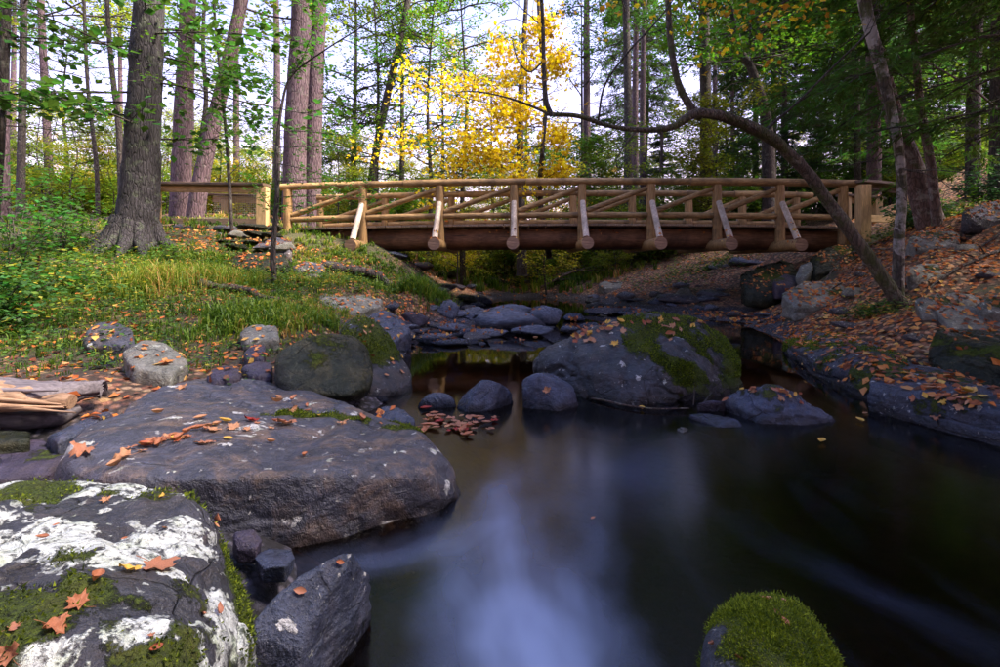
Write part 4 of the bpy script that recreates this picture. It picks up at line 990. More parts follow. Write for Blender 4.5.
# ------------------------------------------------------------------ fallen leaves
def maple_template(lobes=1.0, curl=.18, seed=0):
    half = [(0.0, -.42), (.20, -.40), (.50, -.46), (.44, -.22), (.92, .02), (.80, .14), (.95, .38), (.52, .34), (.36, .52), (.42, .74), (.16, .70), (0.0, 1.0)]
    out = half + [(-x, y) for x, y in half[-2:0:-1]]
    out = np.array(out) * .5
    r = np.random.default_rng(seed); c = np.array([0, 0.02])
    rings = [c + (out - c) * t for t in (.35, .7, 1.0)]
    V = [np.array([[*c, 0]])]; k = len(out)
    for t, g in zip((.35, .7, 1.0), rings):
        z = curl * (g[:, 0] ** 2 * r.uniform(1, 3) + g[:, 1] ** 2 * r.uniform(-.5, 2.5)) + curl * .5 * t * t * r.uniform(-.5, 1, k) * .5
        V.append(np.stack([g[:, 0], g[:, 1], z], 1))
    V = np.vstack(V); T = [(0, 1 + i, 1 + (i + 1) % k) for i in range(k)]
    Q = [(1 + a * k + i, 1 + (a + 1) * k + i, 1 + (a + 1) * k + (i + 1) % k, 1 + a * k + (i + 1) % k) for a in range(2) for i in range(k)]
    return V, np.array(T), np.array(Q)
def oval_template(w=.28, curl=.2, seed=0):
    r = np.random.default_rng(seed); ys = np.array([-.5, -.3, 0, .25, .5]); ws = np.array([.02, w * .7, w, w * .7, .01])
    V = []
    for y, x in zip(ys, ws):
        zz = curl * y * y * 2 + r.uniform(-.02, .02)
        V += [(-x, y, zz + abs(x) * curl * 2.2), (0, y, zz), (x, y, zz + abs(x) * curl * 2.0)]
    Q = []
    for i in range(4):
        for j in range(2): Q.append((i * 3 + j, i * 3 + j + 1, i * 3 + j + 4, i * 3 + j + 3))
    return np.array(V), np.zeros((0, 3), int), np.array(Q)
LEAF = {}
for t in range(6):
    for v in range(5):
        V, T, Q = maple_template(curl=.28 + .2 * v, seed=v) if v < 3 else oval_template(.26, .35 + .3 * (v - 3), v)
        mb = MB(); tv = t / 5
        if len(T): mb.add(V, T, tv); mb.n = 0; mb.F.append((Q, 0))
        else: mb.add(V, Q, tv)
        if v < 3: tube(mb, [(0, -.2, .0), (.03, -.42, .02), (.10, -.62, .05)], .010, 4, tv)
        mb.n = sum(len(q) for q in mb.V)
        LEAF[t, v] = mb
def leaf_mesh(t, v):
    k = ('m', t, v)
    if k not in LEAF:
        # triangles and quads share the same vertices
        LEAF[k] = LEAF[t, v].mesh('leaf', M['leafp'])
    return LEAF[k]
# rebuild meshes whose face lists were added by hand need correct offsets: tube() above is added after the blade
for t in range(6):
    for v in range(3):
        V, T, Q = maple_template(curl=.28 + .2 * v, seed=v); mb = MB(); mb.add(V, T, t / 5); mb.F.append((np.array(Q, np.int64), 0))
        tube(mb, [(0, -.2, .0), (.03, -.42, .02), (.10, -.62, .05)], .010, 4, t / 5); LEAF[t, v] = mb

bpy.context.view_layer.update()
dg = bpy.context.evaluated_depsgraph_get()
def ray(o, d):
    ok, loc, nor, fi, ob, mt = scene.ray_cast(dg, Vector(o), Vector(d).normalized())
    return (np.array(loc), np.array(nor), ob) if ok else None
def seen(px, py):
    d = P(px, py, 1.0) - np.array([0, 0, CZ]); return ray((0, 0, CZ), d)
def place_leaf(hit, size, t=None, v=None, label=None, group=None, yaw=None, lift=.004, tilt=.25):
    loc, n, ob = hit
    t = random.randrange(6) if t is None else t; v = random.choice([0, 1, 2, 3, 3, 4, 4]) if v is None else v
    o = link('fallen_leaf', leaf_mesh(t, v))
    q = Vector(n + rng.normal(size=3) * tilt * .5).normalized().to_track_quat('Z', 'Y')
    e = (q.to_matrix() @ Matrix.Rotation(random.uniform(0, 6.28) if yaw is None else yaw, 3, 'Z')).to_4x4()
    o.matrix_world = Matrix.Translation(Vector(loc + n * (lift + size * .015))) @ e @ Matrix.Scale(size * .85, 4)
    return tag(o, label, 'leaf', group)
hero = [
    (157, 567, .105, 3, 0, 'big dusty-pink maple leaf lying on the lichen-blotched boulder', 2.2),
    (128, 571, .055, 5, 1, 'curled yellow leaf with a long stem touching the big dusty-pink maple leaf', 1.2),
    (93, 583, .05, 2, 4, 'small folded brown leaf beside the yellow leaf on the lichen-blotched boulder', 1.0),
    (78, 606, .055, 2, 1, 'reddish-brown curled leaf in the moss of the lichen-blotched boulder', .4),
    (52, 628, .06, 2, 2, 'orange-brown crumpled leaf near the edge of the lichen-blotched boulder', 2.7),
    (105, 502, .035, 4, 1, 'small bright orange leaf high on the lichen-blotched boulder', .2),
    (212, 520, .05, 2, 4, 'dark rust leaf near the outer edge of the lichen-blotched boulder', 1.6),
    (12, 655, .05, 3, 1, 'pinkish leaf scrap low on the lichen-blotched boulder at the picture corner', .9),
    (42, 540, .04, 2, 3, 'narrow brown leaf lying between two white lichen patches', 1.3),
    (205, 444, .115, 3, 0, 'rosy maple leaf spread flat on the huge smooth boulder', .5),
    (83, 452, .13, 3, 2, 'long folded pink leaf beside a white lichen spot on the huge smooth boulder', 1.4),
    (155, 443, .11, 3, 1, 'pink curled leaf in the line of leaves on the huge smooth boulder', 2.6),
    (125, 457, .10, 4, 2, 'pale orange curled leaf at the front of the line on the huge smooth boulder', 1.5),
    (117, 466, .07, 4, 4, 'rolled orange leaf standing on its tip on the huge smooth boulder', .5),
    (252, 421, .10, 0, 1, 'crimson leaf at the end of the leaf line by the moss strip', 1.1),
    (285, 424, .13, 3, 1, 'broad pink leaf lying against the moss strip of the huge smooth boulder', 1.4),
    (228, 440, .06, 5, 3, 'small flat yellow leaf below the leaf pile on the huge smooth boulder', 1.9),
    (158, 414, .07, 4, 4, 'single amber leaf above the leaf line on the huge smooth boulder', 1.2),
    (200, 419, .08, 4, 3, 'narrow tan leaf in the middle of the huge smooth boulder', 1.5),
    (182, 389, .09, 4, 1, 'amber leaf among the white lichen at the back of the huge smooth boulder', .9),
    (294, 408, .05, 4, 3, 'small orange leaf under the rounded dark boulder', 2.2),
    (270, 443, .05, 4, 4, 'single tiny orange leaf on the bare front of the huge smooth boulder', .1),
    (304, 457, .05, 2, 4, 'small brown leaf low on the bare front of the huge smooth boulder', .8),
    (112, 409, .09, 3, 2, 'pink leaf at the back rim of the huge smooth boulder near the rotting log', 1.6),
    (766, 600, .042, 4, 1, 'largest tan leaf on the crown of the bright-green mossy stone', .9),
    (784, 600, .022, 4, 3, 'small amber leaf on the shoulder of the bright-green mossy stone', 1.9),
    (779, 612, .026, 4, 4, 'tiny orange leaf in the middle of the bright-green mossy stone', 1.1),
    (785, 624, .036, 2, 3, 'curled orange leaf below the crown of the bright-green mossy stone', 2.0),
    (741, 657, .036, 3, 0, 'pale tan leaf at the base of the bright-green mossy stone', .6),
    (714, 646, .026, 3, 4, 'thin twisted leaf at the pale rim of the bright-green mossy stone', 2.6),
    (841, 656, .034, 4, 3, 'pale leaf sliding down the far side of the bright-green mossy stone', .9),
    (758, 589, .03, 5, 3, 'yellow leaf at the very top of the bright-green mossy stone', 1.5),
    (333, 497, .045, 4, 4, 'tiny rust leaf on the ridge of the wedge-shaped stone', 1.0) if False else (338, 563, .03, 2, 4, 'tiny rust leaf on the ridge of the wedge-shaped stone', 1.0),
    (300, 591, .04, 3, 3, 'thin brown leaf on the flat side of the wedge-shaped stone', 1.3),
    (547, 391, .09, 4, 1, 'single tan leaf on the face of the squarish blue stone', .4),
    (615, 345, .11, 5, 1, 'bright tan leaf on the mossy flank of the hump-backed boulder', .7),
    (588, 341, .13, 4, 0, 'orange leaf on the shoulder of the hump-backed boulder', 1.9)]
for px, py, sz, t, v, lab, yaw in hero:
    h_ = seen(px, py)
    if h_ is None or h_[2] is water or h_[2] is ground: continue
    place_leaf(h_, sz, t, v, lab, yaw=yaw, tilt=.1, lift=.003)
def cluster(n, region, sizes, allow, label, group, ts=(1, 2, 3, 4, 4, 5), water_ok=False):
    k = tries = 0
    while k < n and tries < n * 12:
        tries += 1; px, py = region(); h_ = seen(px, py)
        if h_ is None or h_[1][2] < .35: continue
        if allow and not any(a in h_[2].get('label', h_[2].name) for a in allow): continue
        place_leaf(h_, random.uniform(*sizes), random.choice(ts), None, label, group); k += 1
def line(pts, s):
    pts = np.array(pts, float)
    def f():
        i = random.randrange(len(pts) - 1); t = random.random(); p = pts[i] * (1 - t) + pts[i + 1] * t
        return p[0] + random.gauss(0, s[0]), p[1] + random.gauss(0, s[1])
    return f
def rect(x0, y0, x1, y1): return lambda: (random.uniform(x0, x1), random.uniform(y0, y1))
SB = 'huge smooth'
cluster(30, line([(135, 452), (160, 444), (195, 435), (215, 428), (245, 425), (300, 423)], (5, 2.5)), (.04, .10), [SB], 'curled dry leaf in the drift of leaves crossing the huge smooth boulder', 'leaves drifted across the huge smooth boulder')
cluster(10, line([(280, 404), (305, 408), (330, 420), (380, 422)], (9, 3)), (.04, .09), [SB], 'small orange leaf near the rear corner of the huge smooth boulder', 'leaves at the rear of the huge smooth boulder')
cluster(38, line([(555, 345), (585, 330), (610, 323), (660, 322), (700, 324), (640, 340)], (10, 4)), (.05, .11), ['hump-backed'], 'orange leaf lying on the crown of the hump-backed mossy boulder', 'leaves on the hump-backed mossy boulder')
cluster(20, line([(715, 400), (745, 388), (785, 392), (810, 400)], (6, 3)), (.04, .08), ['jagged', 'purple chip'], 'orange leaf lodged on the jagged rock in the stream', 'leaves on the jagged rock')
cluster(36, line([(800, 335), (840, 345), (880, 350), (860, 365)], (22, 8)), (.05, .10), ['ledge'], 'orange leaf on the leaf-strewn mossy ledge by the pool', 'leaves on the mossy shoreline ledge')
cluster(32, line([(885, 372), (915, 375), (940, 400), (975, 420), (960, 395)], (12, 7)), (.05, .09), ['blue slab'], 'orange leaf on the long smooth blue slab', 'leaves on the long blue slab')
cluster(10, line([(345, 330), (365, 325), (395, 365), (385, 380)], (6, 6)), (.04, .08), ['slanting'], 'leaf clinging to the mossy slanting rock', 'leaves on the mossy slanting rock')
cluster(20, rect(430, 312, 600, 342), (.06, .12), None, 'orange leaf caught among the stones of the low dam', 'leaves among the dam stones')
cluster(10, rect(0, 480, 250, 660), (.015, .035), ['lichen-blotched'], 'tiny leaf scrap on the lichen-blotched boulder', 'leaf scraps on the lichen-blotched boulder')
for px, py, sz, t, lab in [(642, 409, .10, 5, 'bright amber leaf floating by the pale stick under the hump-backed boulder'), (860, 421, .10, 5, 'yellow leaf floating near the long blue slab'), (865, 414, .06, 4, 'small orange leaf drifting beside the yellow floating leaf'),
                           (487, 402, .08, 4, 'yellow leaf stuck at the foot of the pyramid-shaped stone'), (822, 442, .1, 5, 'submerged-looking yellow leaf in the dark pool below the jagged rock'), (593, 519, .035, 3, 'tan leaf floating in the middle of the dark pool')]:
    w_ = W(px, py, .006); place_leaf((w_, np.array([0, 0, 1.]), water), sz, t, 3, lab, tilt=.05, lift=.001)
# raft of floating leaves by the shore
for _ in range(70):
    px, py = random.gauss(450, 26), random.gauss(424, 7)
    if py < 409 or py > 437 or px < 415 or px > 497: continue
    place_leaf((W(px, py, .008), np.array([0, 0, 1.]), water), random.uniform(.05, .11), random.choice((2, 3, 3, 4, 0)), random.choice((0, 3, 3)), 'pink or orange leaf in the raft of leaves floating beside the pyramid-shaped stone', 'raft of floating leaves', tilt=.15, lift=.002)

# the uncountable litter on the ground
def litter(name, n, gen, size=(.04, .085), wmin=.02):
    P_, N_ = [], []
    for _ in range(n):
        x, y = gen()
        if x > 3.2 and y < 12 and fbm(np.array([[x * .8, y * .8, 4.]]), 3, 33)[0] > .16 + random.uniform(-.05, .25): continue
        h_ = ray((x, y, 7.0) if y < 9 else (x, y, 1.95 + max(0, y - 13) * .6 + max(0, x - 6) * .5), (0, 0, -1))
        if h_ is None or h_[2] is water or h_[0][2] < wmin or h_[2].name.startswith('fallen_leaf') or h_[1][2] < .25: continue
        if h_[2].get('category') == 'boulder' and ('huge smooth' in h_[2]['label'] or 'lichen-blotched boulder covered' in h_[2]['label'] or 'bright-green' in h_[2]['label'] or 'rounded dark' in h_[2]['label'] or 'flat pale slab' in h_[2]['label'] or 'long smooth blue' in h_[2]['label'] or ('large angular' in h_[2]['label'] and random.random() < .75) or 'wedge-shaped purp' in h_[2]['label']): continue
        P_.append(h_[0]); N_.append(h_[1])
    P_, N_ = np.array(P_), np.array(N_); k = len(P_)
    nn = N_ + rng.normal(size=(k, 3)) * .28; nn /= np.linalg.norm(nn, axis=1)[:, None]
    t = np.cross(nn, rng.normal(size=(k, 3))); t /= np.linalg.norm(t, axis=1)[:, None]; b = np.cross(nn, t)
    s = rng.uniform(*size, k)[:, None] * .5; wd = rng.uniform(.45, .95, k)[:, None]; cu = rng.uniform(-.1, .5, k)[:, None]
    c = P_ + nn * s * .25
    V = np.stack([c - t * s, c - t * s * .2 + b * s * wd + nn * s * cu, c + t * s * .5 + b * s * wd * .5 + nn * s * cu * .7, c + t * s * 1.1 + nn * s * cu * .4,
                  c + t * s * .45 - b * s * wd * .6 + nn * s * cu * .8, c - t * s * .25 - b * s * wd + nn * s * cu], 1).reshape(-1, 3)
    i = np.arange(k)[:, None] * 6
    mb = MB(); mb.add(V, np.concatenate([i + np.array([[0, 1, 2, 3]]), i + np.array([[0, 3, 4, 5]])]), np.repeat(np.clip(rng.beta(1.5, 1.6, k), 0, 1), 6))
    return tag(mb.build(name, M['litter'], smooth=False), 'scattered orange and brown fallen leaves covering the ground', 'leaves', kind='stuff')
litter('leaf_litter', 15000, lambda: (random.uniform(2.9, 10.5), random.uniform(3.0, 11.0)))
litter('leaf_litter', 3500, lambda: (random.uniform(-9, 12), random.uniform(12.5, 24)), size=(.07, .14))
litter('leaf_litter', 7000, lambda: (random.uniform(-8.5, -.7), random.uniform(2.9, 11)), size=(.035, .075))
litter('leaf_litter', 900, lambda: (random.uniform(-6.5, -1.6), random.uniform(8.2, 11)), size=(.05, .1))
litter('leaf_litter', 1500, lambda: (random.uniform(-1.8, 5), random.uniform(7, 12.5)), size=(.05, .1), wmin=.0)

# ------------------------------------------------------------------ grass and herbs on the bank
def blades(name, n, sel, h=(.08, .28), w=.0035, base=.36, amp=.45, clump=10):
    k = n // clump; x, y = sel(k); z = H(x, y)
    ok = z > .12; x, y, z = x[ok], y[ok], z[ok]; k = len(x)
    hh = rng.uniform(*h, k); tt = np.clip(rng.normal(base + amp * fbm(np.stack([x, y, x * 0], 1) * .9, 2, 77), .16), 0, .9)
    x = np.repeat(x, clump) + rng.normal(size=k * clump) * .04; y = np.repeat(y, clump) + rng.normal(size=k * clump) * .04; z = np.repeat(z, clump) - .01
    hh = np.repeat(hh, clump) * rng.uniform(.5, 1.2, k * clump); tt = np.clip(np.repeat(tt, clump) + rng.normal(size=k * clump) * .14, 0, 1)
    an = rng.uniform(0, 6.283, k * clump); ln = rng.uniform(.15, .9, k * clump); n_ = k * clump
    d = np.stack([np.cos(an), np.sin(an), np.zeros(n_)], 1); s = np.stack([-np.sin(an), np.cos(an), np.zeros(n_)], 1)
    w_ = (w * (1 + y / 5))[:, None]
    b = np.stack([x, y, z], 1); up = np.array([0, 0, 1.])
    m1 = b + (up * .55 + d * (ln * .18)[:, None]) * hh[:, None]; m2 = b + (up * (.9 - .2 * ln)[:, None] + d * (ln * .6)[:, None]) * hh[:, None]
    tp = b + (up * (1.0 - .45 * ln)[:, None] + d * (ln * 1.05)[:, None]) * hh[:, None]
    V = np.stack([b - s * w_, b + s * w_, m1 + s * w_ * .9, m1 - s * w_ * .9, m2 + s * w_ * .6, m2 - s * w_ * .6, tp], 1).reshape(-1, 3)
    i = np.arange(n_)[:, None] * 7; mb = MB(); T7 = np.repeat(tt, 7)
    mb.add(V, np.concatenate([i + np.array([[0, 1, 2, 3]]), i + np.array([[3, 2, 4, 5]])]), T7); mb.F.append((i + np.array([[5, 4, 6]]), 0))
    return tag(mb.build(name, M['grass'], smooth=False), 'fine green and straw-coloured grass on the bank', 'grass', kind='stuff')
def by_mask(x0, x1, y0, y1, thr=.35):
    def f(k):
        xs, ys = np.zeros(0), np.zeros(0)
        while len(xs) < k:
            x = rng.uniform(x0, x1, k * 2); y = rng.uniform(y0, y1, k * 2); g = grassy(x, y) > rng.uniform(thr, 1.0, k * 2)
            xs, ys = np.concatenate([xs, x[g]]), np.concatenate([ys, y[g]])
        return xs[:k], ys[:k]
    return f
blades('grass', 42000, by_mask(-8.5, -1.7, 3.7, 9.0, .4), (.025, .11), w=.0024)
blades('grass', 9000, by_mask(-13, -2, 8.5, 15, .45), (.06, .2))
def near_pts(spots, sd):
    def f(k):
        c = np.array(spots)[rng.integers(0, len(spots), k)]; return c[:, 0] + rng.normal(size=k) * sd, c[:, 1] + rng.normal(size=k) * sd
    return f
def G2d(px, py, Y): return ((px - 500) / F * Y, Y)
tg = blades('grass', 7000, near_pts([G2d(190, 285, 7.4), G2d(165, 292, 7.1), G2d(225, 282, 7.6), G2d(150, 300, 6.6)], .22), (.18, .38), w=.002, base=.5, amp=.1); tg['label'] = 'soft tall tuft of pale yellow-green grass on the bank'
tg = blades('grass', 5000, near_pts([G2d(415, 285, 9.6), G2d(432, 290, 9.8), G2d(400, 280, 9.8)], .22), (.2, .42), w=.002, base=.25, amp=.1); tg['label'] = 'dense green tuft of grass hanging by the stream under the bridge'
tg = blades('grass', 4000, near_pts([G2d(270, 335, 5.6), G2d(300, 325, 5.9), G2d(255, 345, 5.3), G2d(235, 335, 5.5)], .2), (.08, .22), base=.35, amp=.2); tg['label'] = 'bright green grass between the rounded dark boulder and the pale slab'
tg = blades('grass', 4000, near_pts([G2d(470, 278, 18.5), G2d(530, 282, 18.2), G2d(580, 280, 18.2), G2d(440, 262, 19)], .9), (.2, .45)); tg['label'] = 'short yellow-green grass on the far shore of the upper pool'

def leaves_at(mb, Pc, size, up=.6, tint=(0, 1), shape='oval', m=0, sd=None):
    """one leaf per point"""
    Pc = np.asarray(Pc, float); k = len(Pc)
    if k == 0: return
    n = rng.normal(size=(k, 3)); n /= np.linalg.norm(n, axis=1)[:, None]; n[:, 2] = np.abs(n[:, 2]); n = n * (1 - up) + np.array([0, 0, up]); n /= np.linalg.norm(n, axis=1)[:, None]
    t = np.cross(n, rng.normal(size=(k, 3))); t /= np.linalg.norm(t, axis=1)[:, None]; b = np.cross(n, t)
    s = (size * rng.uniform(.6, 1.25, k))[:, None]
    ti = rng.uniform(*tint, k) if not isinstance(tint, np.ndarray) else tint
    if shape == 'oval':
        w = .36
        V = np.stack([Pc, Pc + t * s * .45 + b * s * w, Pc + t * s - n * s * .12, Pc + t * s * .45 - b * s * w], 1).reshape(-1, 3)
        mb.add(V, np.arange(k)[:, None] * 4 + np.array([[0, 1, 2, 3]]), np.repeat(ti, 4), m)
    else:
        tv, T, Q = maple_template(curl=-.25, seed=4); ring = tv[1 + 2 * 22:]; ring = ring + [0, .42, 0]
        L2_ = np.vstack([[[0, .45, .03]], ring]); kk = len(L2_)
        V = (Pc[:, None, :] + s[:, :, None] * (L2_[None, :, 0:1] * b[:, None, :] + L2_[None, :, 1:2] * t[:, None, :] + L2_[None, :, 2:3] * n[:, None, :])).reshape(-1, 3)
        Tf = np.array([(0, 1 + i, 1 + (i + 1) % (kk - 1)) for i in range(kk - 1)])
        mb.add(V, (np.arange(k)[:, None, None] * kk + Tf[None]).reshape(-1, 3), np.repeat(ti, kk), m)

def herb_patch(n, gen, hgt=(.06, .3), size=.05, label='leafy green undergrowth', zmin=.15):
    x, y = gen(n); z = H(x, y); ok = z > zmin; x, y, z = x[ok], y[ok], z[ok]; pts = []
    for i in range(len(x)):
        hh = random.uniform(*hgt)
        for j in range(random.randrange(4, 9)):
            a = random.uniform(0, 6.28); r = random.uniform(.02, .13) * (1 + hh); pts.append((x[i] + r * math.cos(a), y[i] + r * math.sin(a), z[i] + hh * random.uniform(.4, 1.0)))
    mb = MB(); leaves_at(mb, pts, size, .65)
    return tag(mb.build('undergrowth', M['herb'], smooth=False), label, 'undergrowth', kind='stuff')
herb_patch(2600, by_mask(-8.5, -1.7, 3.6, 9.5, .2), (.02, .14), .04, label='tiny leafy weeds and seedlings among the bank grass')
herb_patch(1300, by_mask(-8.5, -3.4, 4.0, 10, .2), label='low leafy green undergrowth on the shaded bank')
herb_patch(500, near_pts([G2d(350, 275, 9.3), G2d(380, 278, 9.6), G2d(320, 290, 8.4), G2d(280, 280, 8.6), G2d(400, 265, 11)], .45), label='low leafy green plants below the end of the bridge')
herb_patch(500, near_pts([G2d(20, 270, 6.2), G2d(60, 262, 6.6), G2d(20, 300, 5.4), G2d(-60, 270, 5.6)], .5), (.15, .55), .075, label='taller broad-leaved undergrowth at the picture edge of the grassy bank')
tg = blades('grass', 5000, near_pts([G2d(300, 262, 10.2), G2d(345, 262, 10.4), G2d(380, 268, 10.6), G2d(230, 262, 9.0), G2d(270, 265, 9.0)], .45), (.05, .16), base=.45, amp=.4); tg['label'] = 'short mixed grass on the slope under the start of the bridge'
herb_patch(420, near_pts([G2d(300, 260, 10.2), G2d(345, 262, 10.4), G2d(250, 262, 9.2), G2d(200, 262, 8.6)], .5), (.03, .14), .045, label='small weeds on the slope under the start of the bridge')
herb_patch(260, near_pts([G2d(700, 262, 15.5), G2d(670, 272, 14.8), G2d(730, 258, 15.5), G2d(640, 262, 19)], .6), (.1, .35), .09, label='bright green ferny plants on the far bank under the bridge')
herb_patch(120, near_pts([G2d(865, 308, 7.0), G2d(878, 300, 6.9)], .16), (.08, .25), .05, label='small green seedlings at the foot of the leaning trunk')
herb_patch(220, near_pts([G2d(905, 212, 10.5), G2d(945, 205, 11), G2d(880, 225, 10.8)], .4), (.1, .4), .07, label='dark green undergrowth at the top of the leafy bank')
herb_patch(500, lambda k: (rng.uniform(-12, 9, k), rng.uniform(18, 27, k)), (.1, .8), .16, label='yellow-green saplings and weeds at the back of the woods')

# ------------------------------------------------------------------ trees
def trunk_curve(pts, rad, seed=0, k=18, n=40, flare=0.0, rough=.07, rfreq=4):
    q = catmull(pts, n); t = np.linspace(0, 1, n)
    r = np.interp(t, np.linspace(0, 1, len(rad)), rad)
    if flare: r = r * (1 + flare * np.exp(-t * n * .55))
    return q, r
def cam_tree(name, label, pts, w, mat, seed=0, cat='tree', flare=.3, sink=.25, k=18, n=44, extra=None, rough=.07, group=None):
    """trunk through (px,py,Y) marks, widths in photo pixels"""
    q = [P(*p) for p in pts]; rad = [w_ / F * p[2] / 2 / math.sqrt(1 + ((p[0] - 500) / F) ** 2) for w_, p in zip(w, pts)]
    d = q[0] - q[1]; d = d / np.linalg.norm(d); q = [q[0] + d * sink] + q; rad = [rad[0]] + rad
    o = np.array([q[0][0], q[0][1], q[1][2]]); t = thing(name, label, cat, o, group=group)
    c, r = trunk_curve(q, rad, seed, n=n, flare=flare)
    mb = MB(); tube(mb, c - o, r, k, .5, 0, False, None, rough, seed, 5)
    mb.build('trunk', M[mat], t)
    return t, c, r, o

def twigs(mb, start, d, L, r, lv, depth=0, droop=-.05, nch=4, wob=.25, step=6):
    """wandering twig with side twigs; appends leaf spots to lv"""
    p = np.array(start, float); d = np.array(d, float); d /= np.linalg.norm(d); pts = [p.copy()]; ds = [d.copy()]
    for i in range(step):
        d = d + rng.normal(size=3) * wob / step * 2; d[2] += droop / step * 2; d /= np.linalg.norm(d); p = p + d * L / step; pts.append(p.copy()); ds.append(d.copy())
    tube(mb, pts, np.linspace(r, r * .35, step + 1), 6 if r > .02 else (4 if r > .006 else 3), .5)
    if depth <= 0:
        for i in range(1, step + 1): lv.append((pts[i], ds[i]))
        return
    for c in range(nch):
        i = min(step, 1 + int((c + random.random()) / nch * step)); s = 1 if (c % 2) else -1
        side = np.cross(ds[i], [0, 0, 1.0]); side /= np.linalg.norm(side) + 1e-6
        dd = ds[i] * .6 + side * s * random.uniform(.5, .9) + np.array([0, 0, random.uniform(-.15, .25)])
        twigs(mb, pts[i], dd, L * random.uniform(.38, .6) * (1 - .4 * i / step), r * .5, lv, depth - 1, droop, max(2, nch - 1), wob, max(3, step - 1))
    lv.append((pts[-1], ds[-1]))

def spray_points(lv, per, spread):
    A = np.array([l[0] for l in lv]); A = np.repeat(A, per, 0); return A + rng.normal(size=A.shape) * spread

def add_branches(t, o, c, r, marks, mat='twig', leafmat=None, leaf=None, tintr=(0, 1), color=None, name='branch'):
    """marks: (index on trunk, direction, length, radius, depth)"""
    lv = []; mb = MB()
    for (i, d, L_, rr, dep) in marks:
        twigs(mb, c[i] - o, d, L_, rr, lv, dep, nch=5)
    if mb.V: tag(mb.build(name, M[mat], t), kind='stuff')
    if leaf and lv:
        per, spread, size, shape, up = leaf; mb = MB(); pts = spray_points(lv, per, spread)
        leaves_at(mb, pts, size, up, tintr, shape); cr = mb.build('crown', M['foliage'], t, smooth=False); cr.color = (*color, 1)
    return lv

GREEN = (.10, .22, .02); DGREEN = (.05, .125, .025); YG = (.25, .30, .03); YEL = (.74, .57, .025); GOLD = (.58, .44, .03)

# named near trees ---------------------------------------------------------
t, c, r, o = cam_tree('spruce_tree', 'massive grey spruce trunk with flared mossy roots on the grassy bank', [(135, 247, 9.0), (136, 232, 9.0), (139, 205, 9.0), (142, 150, 9.0), (146, 60, 9.0), (149, 0, 9.0), (150, -200, 9.0), (151, -500, 9.0)], (66, 52, 44, 39, 35, 32, 26, 12), 'spruce', 11, flare=.2, k=28, n=70, rough=.10)
add_branches(t, o, c, r, [(i, (math.cos(a), math.sin(a), -.1), random.uniform(1.5, 3.2), .02, 1) for i in range(36, 68) for a in [random.uniform(0, 6.28)]], 'twig', None, (5, .10, .16, 'oval', .5), (0, 1), DGREEN)
# bare dead branches low on the spruce
def flareroots(t, o, base, n, R0, mat):
    mb = MB()
    for i in range(n):
        a = i / n * 6.28 + random.uniform(-.3, .3); d = np.array([math.cos(a), math.sin(a), 0])
        q = [base - o + d * R0 * .45 + [0, 0, .5], base - o + d * R0 * .85 + [0, 0, .14], base - o + d * R0 * 1.3 + [0, 0, -.04], base - o + d * R0 * 1.8 + [0, 0, -.25]]
        tube(mb, catmull(q, 10), np.linspace(R0 * .34, R0 * .10, 10), 10, .5, 0, False, None, .15, i, 5)
    tag(mb.build('root', M[mat], t), kind='stuff')
flareroots(t, o, P(135, 247, 9.0), 13, .46, 'spruce')

def deadlimbs(t, o, c, n, lo, hi, L_, rr=.012):
    lv = []; mb = MB()
    for _ in range(n):
        i = random.randrange(lo, hi); a = random.uniform(0, 6.28); twigs(mb, c[i] - o, (math.cos(a), math.sin(a), random.uniform(-.35, .25)), random.uniform(*L_), rr, lv, 1, nch=5, wob=.5)
    tag(mb.build('dead_branch', M['twig'], t), kind='stuff')
def highcrown(t, o, c, lo, color, n=14, L_=(2, 3.5), size=.15, per=5):
    add_branches(t, o, c, None, [(random.randrange(lo, len(c)), (math.cos(a), math.sin(a), random.uniform(-.1, .5)), random.uniform(*L_), .035, 2) for a in rng.uniform(0, 6.28, n)], 'twig', None, (per, .16, size, 'oval', .5), (0, 1), color, 'limb')

